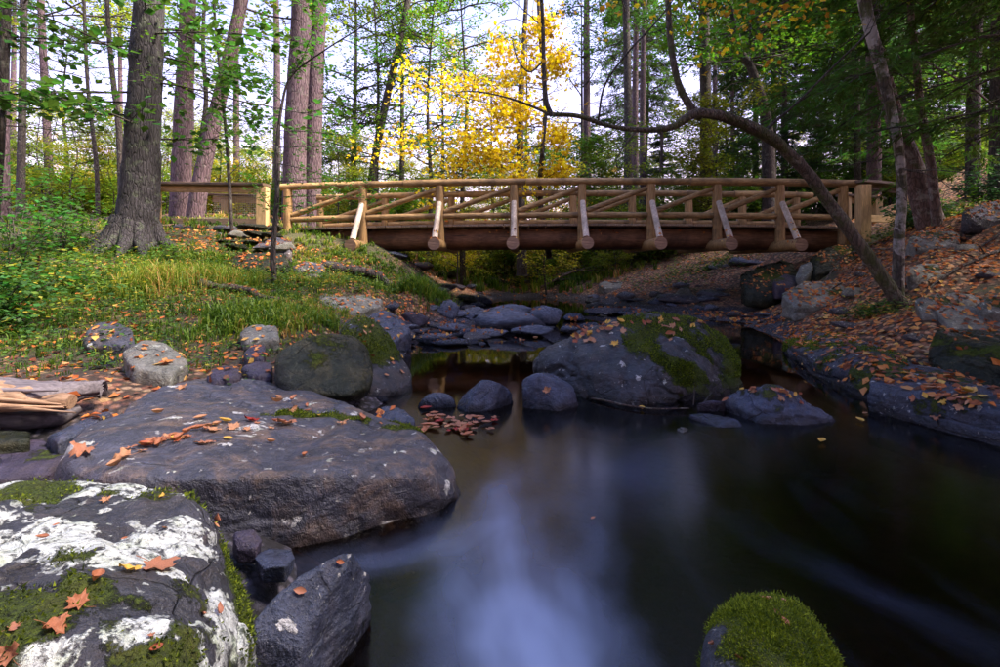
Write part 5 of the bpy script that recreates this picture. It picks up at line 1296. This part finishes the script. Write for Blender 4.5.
specs = [
    ('pine_tree', 'dark slim trunk cut by the picture edge above the undergrowth', [(-8, 235, 8.6), (0, 120, 8.6), (6, 0, 8.6), (12, -300, 8.6)], (15, 13, 12, 8), 'bdark', 21, 6, GREEN),
    ('pine_tree', 'slim grey-brown pine with dead side twigs, second from the picture edge', [(20, 222, 16), (22, 120, 16), (24, 0, 16), (25, -180, 16)], (11, 9, 8, 5), 'bdark', 22, 14, DGREEN),
    ('pine_tree', 'slim pinkish pine with dead side twigs left of the massive spruce', [(51, 220, 20), (47, 130, 20), (41, 0, 20), (38, -150, 20)], (11, 9, 8, 5), 'pine', 23, 16, DGREEN),
    ('pine_tree', 'straight stout pinkish pine trunk behind the approach railing', [(180, 224, 14), (183, 120, 14), (188, 0, 14), (192, -260, 14)], (24, 20, 17, 10), 'pine', 24, 6, DGREEN),
    ('oak_tree', 'brown trunk leaning away behind the approach railing, split bark at its foot', [(194, 224, 13.4), (205, 160, 13.4), (224, 80, 13.4), (242, 0, 13.4), (285, -220, 13.4)], (20, 17, 15, 13, 8), 'pine', 25, 8, GREEN),
    ('pine_tree', 'broad pale trunk of the pair behind the start of the bridge', [(294, 228, 14.6), (296, 120, 14.6), (302, 0, 14.6), (306, -260, 14.6)], (26, 23, 21, 11), 'pine', 26, 6, DGREEN),
    ('pine_tree', 'narrower shaded trunk of the pair behind the start of the bridge', [(312, 228, 14.9), (314, 120, 14.9), (319, 0, 14.9), (324, -240, 14.9)], (19, 17, 15, 9), 'pine', 27, 5, DGREEN),
    ('cherry_tree', 'dark slanting trunk rising from behind the bridge rail', [(366, 232, 18), (372, 178, 18), (384, 110, 18), (398, 50, 18), (410, -10, 18), (440, -170, 18)], (9, 8, 8, 7, 6, 4), 'bdark', 28, 12, GREEN),
    ('maple_tree', 'slim dark maple trunk carrying the yellow leaves behind the middle of the bridge', [(522, 268, 16.5), (521, 200, 16.5), (520, 120, 16.5), (524, 40, 16.5), (530, -60, 16.5)], (11, 8, 7, 5, 3), 'bdark', 29, 4, YEL),
    ('hemlock_tree', 'slender dark conifer trunk behind the centre of the bridge', [(627, 250, 22), (628, 120, 22), (626, 0, 22), (625, -140, 22)], (9, 8, 7, 4), 'bdark', 30, 22, DGREEN),
    ('hemlock_tree', 'straight black conifer trunk with many bare limbs beyond the mossy arching branch', [(707, 258, 19), (706, 160, 19), (705, 60, 19), (704, -10, 19), (703, -200, 19)], (16, 12, 11, 10, 6), 'bdark', 31, 26, DGREEN),
    ('oak_tree', 'forked dark trunk right of the black conifer', [(769, 240, 17.5), (769, 180, 17.5), (766, 120, 17.5), (752, 70, 17.5), (738, 40, 17.5), (715, -80, 17.5)], (17, 15, 12, 9, 7, 4), 'bdark', 32, 8, GREEN),
    ('pine_tree', 'reddish-brown upright trunk behind the end post of the bridge', [(873, 235, 14.5), (874, 150, 14.5), (872, 60, 14.5), (870, -20, 14.5), (868, -250, 14.5)], (17, 15, 13, 12, 7), 'bred', 33, 10, DGREEN),
    ('maple_tree', 'thick rough-barked trunk leaning over the bridge end', [(930, 222, 9.6), (915, 175, 9.6), (897, 125, 9.6), (884, 80, 9.6), (872, 20, 9.6), (866, -60, 9.6), (860, -330, 9.6)], (32, 25, 21, 18, 17, 15, 9), 'maple', 34, 5, GREEN),
    ('birch_tree', 'white-patched birch trunk standing in the leaves beside the leaning mossy tree', [(898, 292, 7.1), (899, 240, 7.1), (902, 195, 7.1), (899, 150, 7.1), (890, 105, 7.1), (879, 60, 7.1), (864, 0, 7.1), (850, -120, 7.1), (840, -350, 7.1)], (14, 12, 11, 11, 12, 13, 14, 12, 7), 'birch', 35, 4, YG),
    ('ash_tree', 'slim grey trunk curving up from the crest of the leafy bank', [(936, 212, 9.2), (930, 160, 9.2), (921, 110, 9.2), (915, 50, 9.2), (910, 0, 9.2), (902, -200, 9.2)], (12, 11, 9, 8, 7, 5), 'maple', 36, 8, GREEN),
    ('hemlock_tree', 'tall dark hemlock trunk near the picture edge above the leafy crest', [(973, 208, 13), (973, 120, 13), (976, 40, 13), (978, -30, 13), (980, -250, 13)], (18, 16, 14, 13, 8), 'bdark', 37, 16, DGREEN),
    ('birch_tree', 'slim forked sapling trunk seen just beside the massive spruce', [(122, 215, 12), (119, 130, 12), (112, 70, 12), (107, 0, 12), (103, -120, 12)], (8, 7, 6, 5, 3), 'bdark', 38, 10, GREEN),
    ('birch_tree', 'wiry sapling trunk between the pinkish pine and the massive spruce', [(98, 218, 15), (96, 160, 15), (88, 90, 15), (84, 0, 15), (82, -100, 15)], (5, 5, 4, 4, 2), 'bdark', 39, 12, GREEN),
    ('birch_tree', 'thin crooked trunk between the two stout trunks behind the railing', [(204, 215, 16), (201, 150, 16), (206, 100, 16), (203, 40, 16), (208, -60, 16)], (6, 6, 5, 4, 3), 'bdark', 40, 8, GREEN)]
for (nm, lab, pts, w, mt, sd, nd, colr) in specs:
    t, c, r, o = cam_tree(nm, lab, pts, w, mt, sd, k=16)
    Y0 = pts[0][2]
    deadlimbs(t, o, c, nd, 14, 42, (.8, 2.2) if Y0 < 15 else (1.2, 3.2), .01 if Y0 < 15 else .016)
    if nm != 'maple_tree' or 'thick' in lab: highcrown(t, o, c, 30 if Y0 > 12 else 36, colr if pts[0][0] > 560 else YG, 14 if pts[0][0] > 560 else 3, (2, 4), .14)

# yellow maple behind the bridge: broad bright leaves
t, c, r, o = cam_tree('maple_tree', 'young maple glowing with broad yellow leaves behind the bridge', [(548, 250, 13.8), (540, 190, 13.8), (545, 110, 13.8), (540, 30, 13.8), (535, -60, 13.8)], (6, 5, 4, 4, 2), 'bdark', 51, k=10)
mb = MB(); lv = []
for (i, tx, ty, L_) in [(24, 400, 120, 3.4), (26, 420, 90, 3.2), (22, 430, 140, 3.0), (20, 470, 150, 2.2), (28, 470, 70, 2.4), (18, 560, 165, 1.2), (30, 500, 50, 2.0), (30, 560, 60, 1.2), (25, 510, 110, 1.6), (16, 480, 165, 2.0), (34, 545, 20, 1.8), (23, 560, 130, 1.3), (27, 450, 110, 2.8)]:
    tg_ = P(tx, ty, 13.2 + random.uniform(-.6, .6)); d = tg_ - c[i]
    twigs(mb, c[i] - o, d, np.linalg.norm(d) * 1.05, .016, lv, 1, nch=7, droop=-.06, wob=.25)
tag(mb.build('branch', M['twig'], t), kind='stuff')
mb = MB(); leaves_at(mb, spray_points(lv, 13, .19), .13, .25, (0, 1), 'maple'); cr = mb.build('crown', M['foliage'], t, smooth=False); cr.color = (*YEL, 1)

# leaning mossy tree with the long arching branch
t, c, r, o = cam_tree('leaning_tree', 'moss-covered leaning tree arching over the bridge from the leafy bank', [(905, 308, 6.9), (892, 292, 6.9), (868, 256, 6.9), (835, 211, 6.9), (811, 178, 6.85), (790, 155, 6.8), (769, 137, 6.7), (739, 122, 6.6), (712, 114, 6.5), (692, 115, 6.45), (672, 127, 6.4), (645, 130, 6.4), (610, 126, 6.3), (578, 116, 6.3), (545, 114, 6.25)],
                      (19, 17, 15, 14, 13.5, 13, 13, 12.5, 12, 10, 7.5, 6, 5, 4.5, 4), 'mossb', 61, n=110, flare=.5, rough=.2, k=18)
def limb(t, o, pts, w, mat, name='branch', n=24):
    q = catmull([P(*p) for p in pts], n) - o; rr = np.interp(np.linspace(0, 1, n), np.linspace(0, 1, len(w)), [x / F * p[2] / 2 for x, p in zip(w, pts)])
    mb = MB(); tube(mb, q, rr, 9, .5, 0, False, None, .12, 3, 8); mb.build(name, M[mat], t); return q + o, rr
b1, _ = limb(t, o, [(702, 118, 6.5), (690, 106, 6.5), (678, 82, 6.5), (671, 45, 6.5), (668, 0, 6.5), (664, -80, 6.4), (640, -200, 6.2)], (9, 8, 6.5, 6, 6, 4, 3), 'mossb')
b2, _ = limb(t, o, [(552, 116, 6.25), (546, 100, 6.25), (544, 70, 6.25), (543, 30, 6.25), (541, -10, 6.2), (536, -90, 6.2)], (5, 5, 4, 4, 3.5, 2), 'twig')
b3, _ = limb(t, o, [(546, 112, 6.25), (545, 130, 6.2), (543, 148, 6.2), (545, 160, 6.2)], (3, 2.4, 1.6, 1), 'twig')
b4, _ = limb(t, o, [(661, 127, 6.4), (662, 145, 6.4), (661, 160, 6.4), (660, 172, 6.4)], (4, 3, 2.6, 2), 'twig')
b5, _ = limb(t, o, [(598, 122, 6.3), (605, 85, 6.1), (630, 50, 5.9), (662, 15, 5.8), (700, -40, 5.7)], (2.4, 2, 1.8, 1.6, 1), 'twig')
b6, _ = limb(t, o, [(545, 112, 6.25), (515, 100, 6.1), (480, 92, 6.0), (455, 92, 6.0)], (2.6, 2, 1.4, 1), 'twig')
b7, _ = limb(t, o, [(544, 60, 6.25), (530, 72, 6.2), (518, 60, 6.1), (512, 40, 6.1)], (2, 1.6, 1.3, 1), 'twig')
b8, _ = limb(t, o, [(768, 128, 6.7), (800, 100, 6.4), (838, 62, 6.2), (870, 32, 6.0)], (3, 2.4, 2, 1.6), 'twig')
b9, _ = limb(t, o, [(640, 127, 6.4), (625, 145, 6.3), (615, 162, 6.3)], (1.8, 1.4, 1), 'twig')
lv = []; mb = MB()
for b_, ks in ((b1, (8, 12, 16, 20, 22)), (b5, (8, 14, 18, 22)), (b2, (14, 18, 22)), (c, (40, 50, 60, 70)), (b8, (12, 20, 23))):
    for k_ in ks:
        k_ = min(k_, len(b_) - 1); twigs(mb, b_[k_] - o, (random.uniform(-1, 1), random.uniform(-.6, .6), random.uniform(-.1, .7)), random.uniform(.5, 1.1), .007, lv, 1, nch=4, wob=.4)
tag(mb.build('twig', M['twig'], t), kind='stuff')
LT, LO = t, o
# yellow and orange leaves still hanging along its upper twigs
lp = []
for (px, py, n_, s_) in [(560, 2, 6, 14), (600, 6, 8, 14), (640, 3, 8, 16), (700, 8, 30, 22), (740, 12, 34, 22), (775, 18, 30, 20), (690, 24, 14, 18), (745, 45, 12, 18), (715, 55, 6, 14), (800, 5, 16, 20), (560, 60, 6, 10), (610, 35, 4, 8), (546, 30, 10, 8), (590, 110, 3, 6), (765, 62, 6, 8), (705, 70, 4, 8), (830, 20, 10, 16), (550, 80, 6, 8)]:
    for _ in range(int(n_)): lp.append(P(random.gauss(px, s_), random.gauss(py, s_ * .45), random.uniform(5.6, 6.8)) - LO)
mb = MB(); leaves_at(mb, np.array(lp), .085, .2, (0, 1), 'maple'); cr = mb.build('crown', M['foliage'], LT, smooth=False); cr.color = (.62, .38, .03, 1)

# slender sapling in front of the bridge start, with green sprays
t, c, r, o = cam_tree('maple_sapling', 'slender crooked maple sapling with green sprays in front of the bridge start', [(274, 286, 8.2), (273, 250, 8.2), (277, 200, 8.2), (277, 150, 8.2), (282, 105, 8.2), (292, 75, 8.2), (325, 50, 8.1), (365, 25, 8.0), (420, -10, 7.9), (470, -60, 7.8)], (7, 6, 5, 4, 3, 2, 1.6, 1.4, 1.2, 1), 'bdark', 71, k=9, n=60)
lv = []; mb = MB()
def toward(lv, mb, a, b_, r_, dep=1, nch=6, droop=-.02):
    d = b_ - a; twigs(mb, a - o, d, np.linalg.norm(d), r_, lv, dep, nch=nch, droop=droop, wob=.15)
for (i, px, py, Y) in [(20, 330, 190, 7.6), (18, 372, 186, 7.4), (22, 345, 172, 7.6), (17, 320, 205, 7.7), (16, 250, 180, 8.0), (24, 330, 150, 8.2), (28, 230, 120, 8.2), (30, 260, 80, 8.3), (34, 300, 60, 8.3), (38, 345, 70, 8.1), (44, 380, 50, 8.0), (33, 240, 60, 8.4), (36, 330, 20, 8.4), (26, 355, 130, 8.1), (41, 330, 90, 8.2)]:
    toward(lv, mb, c[i], P(px, py, Y), .008)
tag(mb.build('branch', M['twig'], t), kind='stuff')
mb = MB(); leaves_at(mb, spray_points(lv, 3, .05), .07, .72, (0, 1), 'maple'); cr = mb.build('crown', M['foliage'], t, smooth=False); cr.color = (.06, .17, .02, 1)

# leafy sprays crossing the big spruce and upper corner: an understory beech
t, c, r, o = cam_tree('beech_sapling', 'understory beech spreading flat green sprays across the upper corner', [(232, 232, 10.6), (228, 160, 10.6), (222, 90, 10.4), (215, 20, 10.2), (210, -60, 10)], (4, 4, 3.5, 3, 2), 'bdark', 72, k=8, n=40)
lv = []; mb = MB()
for (i, px, py, Y) in [(24, 110, 48, 8.2), (22, 140, 55, 8.2), (20, 170, 45, 8.6), (26, 185, 38, 9), (28, 240, 30, 9.5), (18, 150, 68, 8.4), (30, 90, 30, 8.6), (24, 270, 55, 10), (18, 260, 95, 10.4), (15, 200, 120, 10), (32, 150, 15, 9), (14, 255, 150, 10.6)]:
    toward(lv, mb, c[i], P(px, py, Y), .009)
tag(mb.build('branch', M['twig'], t), kind='stuff')
mb = MB(); leaves_at(mb, spray_points(lv, 2, .07), .07, .75, (0, 1), 'oval'); cr = mb.build('crown', M['foliage'], t, smooth=False); cr.color = (.075, .17, .02, 1)

# bushy shrubs along the picture edge
def shrub(label, base, hgt, wid, n, color, size=.08, seed=0, name='shrub', mat='bdark', shape='oval'):
    base = np.array(base); t = thing(name, label, 'shrub', base); lv = []; mb = MB()
    for _ in range(n):
        a = random.uniform(0, 6.28); rr = random.uniform(.15, 1) * wid; twigs(mb, (0, 0, -.05), (math.cos(a) * rr, math.sin(a) * rr, hgt * random.uniform(.6, 1)), hgt * random.uniform(.7, 1.1), .010, lv, 1, nch=6, wob=.4)
    tag(mb.build('stem', M[mat], t), kind='stuff'); mb = MB(); leaves_at(mb, spray_points(lv, 3, .06), size, .55, (0, 1), shape); cr = mb.build('foliage', M['foliage'], t, smooth=False); cr.color = (*color, 1)
    return t
shrub('tall broad-leaved green shrub filling the picture edge below the dark slim trunk', GP(5, 250, 6.4, 0), 1.5, .8, 12, (.05, .15, .03), .085)
shrub('rounded green shrub in front of the slim pines', GP(60, 240, 8.2, 0), 1.2, .8, 9, (.07, .16, .02), .08)
shrub('low sprawling green bush on the grassy slope by the picture edge', GP(-10, 300, 5.0, 0), .6, .7, 9, (.05, .14, .03), .075)
shrub('small arching bush at the foot of the massive spruce', GP(165, 262, 8.0, 0), .4, .5, 6, (.08, .15, .02), .06)
shrub('dark rhododendron-like bush at the crest of the leafy bank', GP(915, 215, 10.4, 0), .6, .8, 9, (.03, .10, .03), .10)
shrub('bright green fern-like bush behind the slim grey trunk', GP(955, 205, 12.0, 0), .7, .9, 8, (.10, .24, .02), .10)
shrub('dark evergreen bush in the shade at the picture edge above the crest', GP(1000, 205, 11.5, 0), 1.1, 1.1, 12, (.02, .06, .025), .10)

# prototype woodland trees ---------------------------------------------------
def proto(kind, seed):
    random.seed(seed); lv = []; mbt = MB(); mbb = MB(); mbl = MB(); global rng
    rng = np.random.default_rng(seed)
    if kind == 'broad':
        h = 15; q = catmull([(0, 0, -.4), (.1, 0, h * .3), (-.1 + random.uniform(-.3, .3), .2, h * .6), (.3, -.1, h)], 30); tube(mbt, q, np.linspace(.17, .03, 30), 9, .5, 0, False, None, .08, seed, 4)
        for _ in range(26):
            i = random.randrange(8, 30); a = random.uniform(0, 6.28); L_ = (1 - abs(i / 30 - .5)) * 4.2 * random.uniform(.7, 1.1)
            twigs(mbb, q[i], (math.cos(a), math.sin(a), random.uniform(.05, .55)), L_, .045, lv, 2, nch=4, wob=.35, droop=-.08)
        leaves_at(mbl, spray_points(lv, 4, .14), .15, .6, (0, 1), 'oval')
    elif kind == 'low':
        h = 5.5; q = catmull([(0, 0, -.3), (.15, 0, h * .3), (-.1, .1, h * .6), (.2, -.1, h)], 20); tube(mbt, q, np.linspace(.05, .012, 20), 6, .5, 0, False, None, .08, seed, 4)
        for _ in range(22):
            i = random.randrange(3, 20); a = random.uniform(0, 6.28)
            twigs(mbb, q[i], (math.cos(a), math.sin(a), random.uniform(.1, .6)), random.uniform(1.0, 2.4), .016, lv, 1, nch=6, wob=.35, droop=-.06)
        leaves_at(mbl, spray_points(lv, 7, .12), .12, .6, (0, 1), 'oval')
    elif kind == 'bush':
        q = catmull([(0, 0, -.2), (.05, 0, .5), (0, .1, 1.2)], 12); tube(mbt, q, np.linspace(.03, .012, 12), 6, .5)
        for _ in range(26):
            a = random.uniform(0, 6.28); twigs(mbb, q[random.randrange(1, 11)], (math.cos(a), math.sin(a), random.uniform(.0, 1.1)), random.uniform(.7, 1.7), .012, lv, 1, nch=6, wob=.4, droop=-.04)
        leaves_at(mbl, spray_points(lv, 6, .09), .10, .55, (0, 1), 'oval')
    elif kind == 'hemlock':
        h = 18; q = catmull([(0, 0, -.4), (.05, 0, h * .4), (-.05, .1, h * .7), (0, 0, h)], 30); tube(mbt, q, np.linspace(.2, .02, 30), 9, .5, 0, False, None, .08, seed, 4)
        for j in range(84):
            f = random.uniform(.10, .98); i = int(f * 29); a = random.uniform(0, 6.28); L_ = (1 - f) ** .7 * 4.4 * random.uniform(.65, 1.1) + .4
            st = len(lv); twigs(mbb, q[i], (math.cos(a), math.sin(a), random.uniform(-.1, .25)), L_, .028, lv, 1, nch=8, wob=.25, droop=-.16, step=7)
        # flat needle sprays: a spindle of short side needles per spot
        A = np.array([l[0] for l in lv]); D = np.array([l[1] for l in lv]); rep = 7
        A = np.repeat(A, rep, 0) + rng.normal(size=(len(A) * rep, 3)) * [.10, .10, .05]; D = np.repeat(D, rep, 0) + rng.normal(size=(len(A), 3)) * .6; D[:, 2] *= .4; D[:, 2] -= .15; D /= np.linalg.norm(D, axis=1)[:, None]
        S = np.cross(D, [0, 0, 1.]); S /= np.linalg.norm(S, axis=1)[:, None]; k = len(A); ti = rng.uniform(0, 1, k)
        L_ = rng.uniform(.16, .34, k)[:, None]
        for (u, v_, w_) in [(0, 0, 1.0), (.2, 1, .55), (.2, -1, .55), (.5, 1, .4), (.5, -1, .4)]:
            b0 = A + D * L_ * u; dr = (D + S * v_ * 1.0); dr /= np.linalg.norm(dr, axis=1)[:, None]; sd = np.cross(dr, [0, 0, 1.])
            V = np.stack([b0 - sd * .02, b0 + sd * .02, b0 + dr * L_ * w_ + [0, 0, -.02]], 1).reshape(-1, 3)
            mbl.add(V, np.arange(k)[:, None] * 3 + np.array([[0, 1, 2]]), np.repeat(ti, 3))
    elif kind == 'pine':
        h = 22; q = catmull([(0, 0, -.4), (.05, 0, h * .4), (-.05, .1, h * .7), (0, 0, h)], 30); tube(mbt, q, np.linspace(.2, .06, 30), 9, .5, 0, False, None, .08, seed, 4)
        for j in range(30):
            i = random.randrange(4, 20); a = random.uniform(0, 6.28); twigs(mbb, q[i], (math.cos(a), math.sin(a), random.uniform(-.3, .2)), random.uniform(.8, 2.2), .016, [], 1, nch=5, wob=.5)
        for j in range(22):
            i = random.randrange(17, 30); a = random.uniform(0, 6.28); twigs(mbb, q[i], (math.cos(a), math.sin(a), random.uniform(-.05, .4)), random.uniform(1.8, 3.6), .035, lv, 2, nch=4, wob=.3, droop=-.05)
        leaves_at(mbl, spray_points(lv, 4, .14), .17, .3, (0, 1), 'oval')
    bm_ = {'broad': 'bdark', 'low': 'twig', 'bush': 'twig', 'hemlock': 'bdark', 'pine': 'pine'}[kind]
    return mbt.mesh('trunk', M[bm_]), mbb.mesh('branches', M['twig']), mbl.mesh('crown', M['foliage'], False)
PROTO = {(k, i): proto(k, 500 + 10 * j + i) for j, k in enumerate(('broad', 'low', 'hemlock', 'pine', 'bush')) for i in range(2)}
rng = np.random.default_rng(99); random.seed(99)
NAMES = {'bush': 'woodland_shrub', 'broad': 'broadleaf_tree', 'low': 'young_tree', 'hemlock': 'hemlock_tree', 'pine': 'pine_tree'}
def wood(kind, px, Y, sc, color, label, group, py=None):
    x = (px - 500) / F * Y; z = h1(x, Y)
    t = thing(NAMES[kind], label, 'tree', (x, Y, z - .05), random.uniform(0, 6.28), group)
    tm, bm_, lm = PROTO[kind, random.randrange(2)]
    link('trunk', tm, t); tag(link('branches', bm_, t), kind='stuff'); cr = link('crown', lm, t)
    f = random.uniform(.8, 1.2); cr.color = (min(1, color[0] * f * random.uniform(.85, 1.15)), min(1, color[1] * f), color[2] * f, 1)
    t.scale = (sc * random.uniform(.9, 1.1),) * 2 + (sc,)
    return t
MARKS = [(-200, 'beyond the picture edge on the grassy side'), (0, 'close to the dark slim trunk at the picture edge'), (75, 'between the slim pines and the massive spruce'), (165, 'behind the approach railing'), (262, 'behind the paired trunks'), (335, 'behind the first bridge panels'),
         (400, 'behind the second bridge panel'), (470, 'behind the yellow maple'), (545, 'behind the middle of the bridge'), (610, 'behind the fifth bridge panel'), (680, 'behind the black conifer trunk'), (745, 'behind the forked dark trunk'), (805, 'above the last bridge panel'), (858, 'behind the birch and thick leaning trunk'), (930, 'behind the slim grey trunk'), (985, 'by the picture edge above the leafy crest')]
USED = {}
def where(label, px, Y, sc):
    w = [m for a, m in MARKS if px >= a][-1]
    size = 'taller ' if sc > 1.05 else ('shorter ' if sc < .8 else '')
    return ' '.join((size + label + ', ' + w).split()[:16])
def many(kind, n, x0, x1, y0, y1, sc, cols, label, group):
    for i in range(n):
        px = x0 + (x1 - x0) * (i + random.random()) / n; s_ = random.uniform(*sc); Y_ = random.uniform(y0, y1); wood(kind, px, Y_, s_, random.choice(cols), where(label, px, Y_, s_), group)
many('bush', 46, -90, 600, 19, 32, (.8, 1.5), [(.30, .34, .03), (.42, .38, .03), (.16, .26, .02), (.5, .38, .03)], 'yellow-green shrub', 'shrubs under the open woods')
many('bush', 34, 560, 1080, 18, 30, (.8, 1.6), [(.10, .18, .02), (.16, .22, .02), (.07, .14, .02)], 'green shrub', 'shrubs under the hemlocks')
# dark evergreens on the shaded side
many('hemlock', 6, 740, 1080, 19, 27, (.75, 1.05), [DGREEN, (.035, .085, .022), (.03, .07, .03)], 'dark hemlock of the shaded woods', 'hemlocks behind the bridge')
many('hemlock', 7, 620, 1150, 32, 44, (.9, 1.25), [DGREEN, (.045, .095, .025)], 'hemlock deep in the woods', 'hemlocks deep in the woods')
many('pine', 5, 560, 760, 24, 40, (.7, 1.0), [DGREEN], 'slim pine', 'slim pines behind the arching branch')
many('broad', 8, 560, 1100, 22, 36, (.75, 1.1), [(.10, .24, .03), (.20, .28, .02), (.08, .2, .03)], 'leafy tree among the hemlocks', 'leafy trees among the hemlocks')
many('low', 20, 560, 1060, 17, 32, (.5, .95), [(.10, .17, .02), GREEN, (.16, .2, .02)], 'leafy young tree', 'young trees under the hemlocks')
many('hemlock', 16, 580, 1080, 18, 30, (.2, .36), [DGREEN, (.04, .10, .03)], 'small bushy hemlock', 'small hemlocks behind the bridge')
# open, yellowing side
many('broad', 5, 330, 480, 17, 24, (.65, .9), [GREEN, (.10, .16, .02)], 'green leafy tree', 'green trees behind the yellow maple')
many('broad', 2, -80, 330, 24, 34, (.6, .9), [YG, GREEN, (.2, .2, .02)], 'thinly leaved tree', 'thin trees on the open side of the woods')
many('low', 30, -80, 560, 16.5, 24, (.45, .85), [(.26, .32, .03), (.36, .34, .03), (.12, .22, .02), (.10, .2, .02)], 'yellow-green young tree', 'young trees on the open side of the woods')
many('low', 26, -60, 620, 25, 36, (.6, 1.05), [(.28, .34, .03), (.36, .38, .04), (.2, .28, .03), GOLD], 'golden young tree far back', 'golden young trees far behind the bridge')
many('pine', 6, -80, 340, 22, 40, (.7, 1.0), [DGREEN], 'slim bare-stemmed pine', 'slim pines in the open woods')
many('broad', 3, 420, 560, 22, 30, (.6, .8), [YEL, (.6, .45, .03)], 'bright yellow leafy tree', 'yellow trees behind the bridge')
many('low', 40, -150, 1150, 38, 55, (.9, 1.5), [(.30, .32, .04), (.14, .2, .03), (.4, .34, .04)], 'dim young tree at the very back', 'trees at the far back of the woods')
wood('low', 462, 17.5, .42, YEL, 'small golden shrubby sapling under the bridge on the far bank', None)
wood('low', 505, 19, .45, YG, 'yellow-green sapling seen below the middle of the bridge', None)
wood('low', 615, 17, .35, YG, 'small leafy sapling on the far bank near the third cross log', None)
# trees to the sides and behind the viewer added unseen to block low sky and close the canopy
for (kx, ky, kd, sc) in [(-2, -7, 'hemlock', .8), (2, -6, 'hemlock', .75), (6, -5, 'hemlock', .8), (-5, -6, 'hemlock', .8), (-8, -2, 'hemlock', .8), (9, -8, 'hemlock', 1.0), (0, -14, 'hemlock', 1.1), (-7, -13, 'hemlock', 1.1), (7, -14, 'hemlock', 1.1), (-13, -6, 'hemlock', 1.1), (13, -4, 'hemlock', 1.1), (12, 2, 'hemlock', 1.0), (-12, 1, 'hemlock', 1.0),
        (7.5, 3, 'hemlock', .9), (9, 7.5, 'hemlock', 1.0), (8, -3, 'broad', 1.0), (-8, 2, 'broad', .9), (-10, 7, 'pine', .9), (-7, -5, 'broad', 1.0), (5, -8, 'hemlock', 1.0), (-3, -10, 'broad', 1.0), (12, 12, 'hemlock', 1.1), (-13, 13, 'pine', 1.0)]:
    t = wood(kd, 500 + kx / ky * F if ky > 0 else 500, abs(ky), sc, GREEN if kd != 'hemlock' else DGREEN, 'unseen tall tree added outside the picture to block low sky light', 'unseen trees added to block low sky light')
    t.location = (kx, ky, h1(kx, ky))
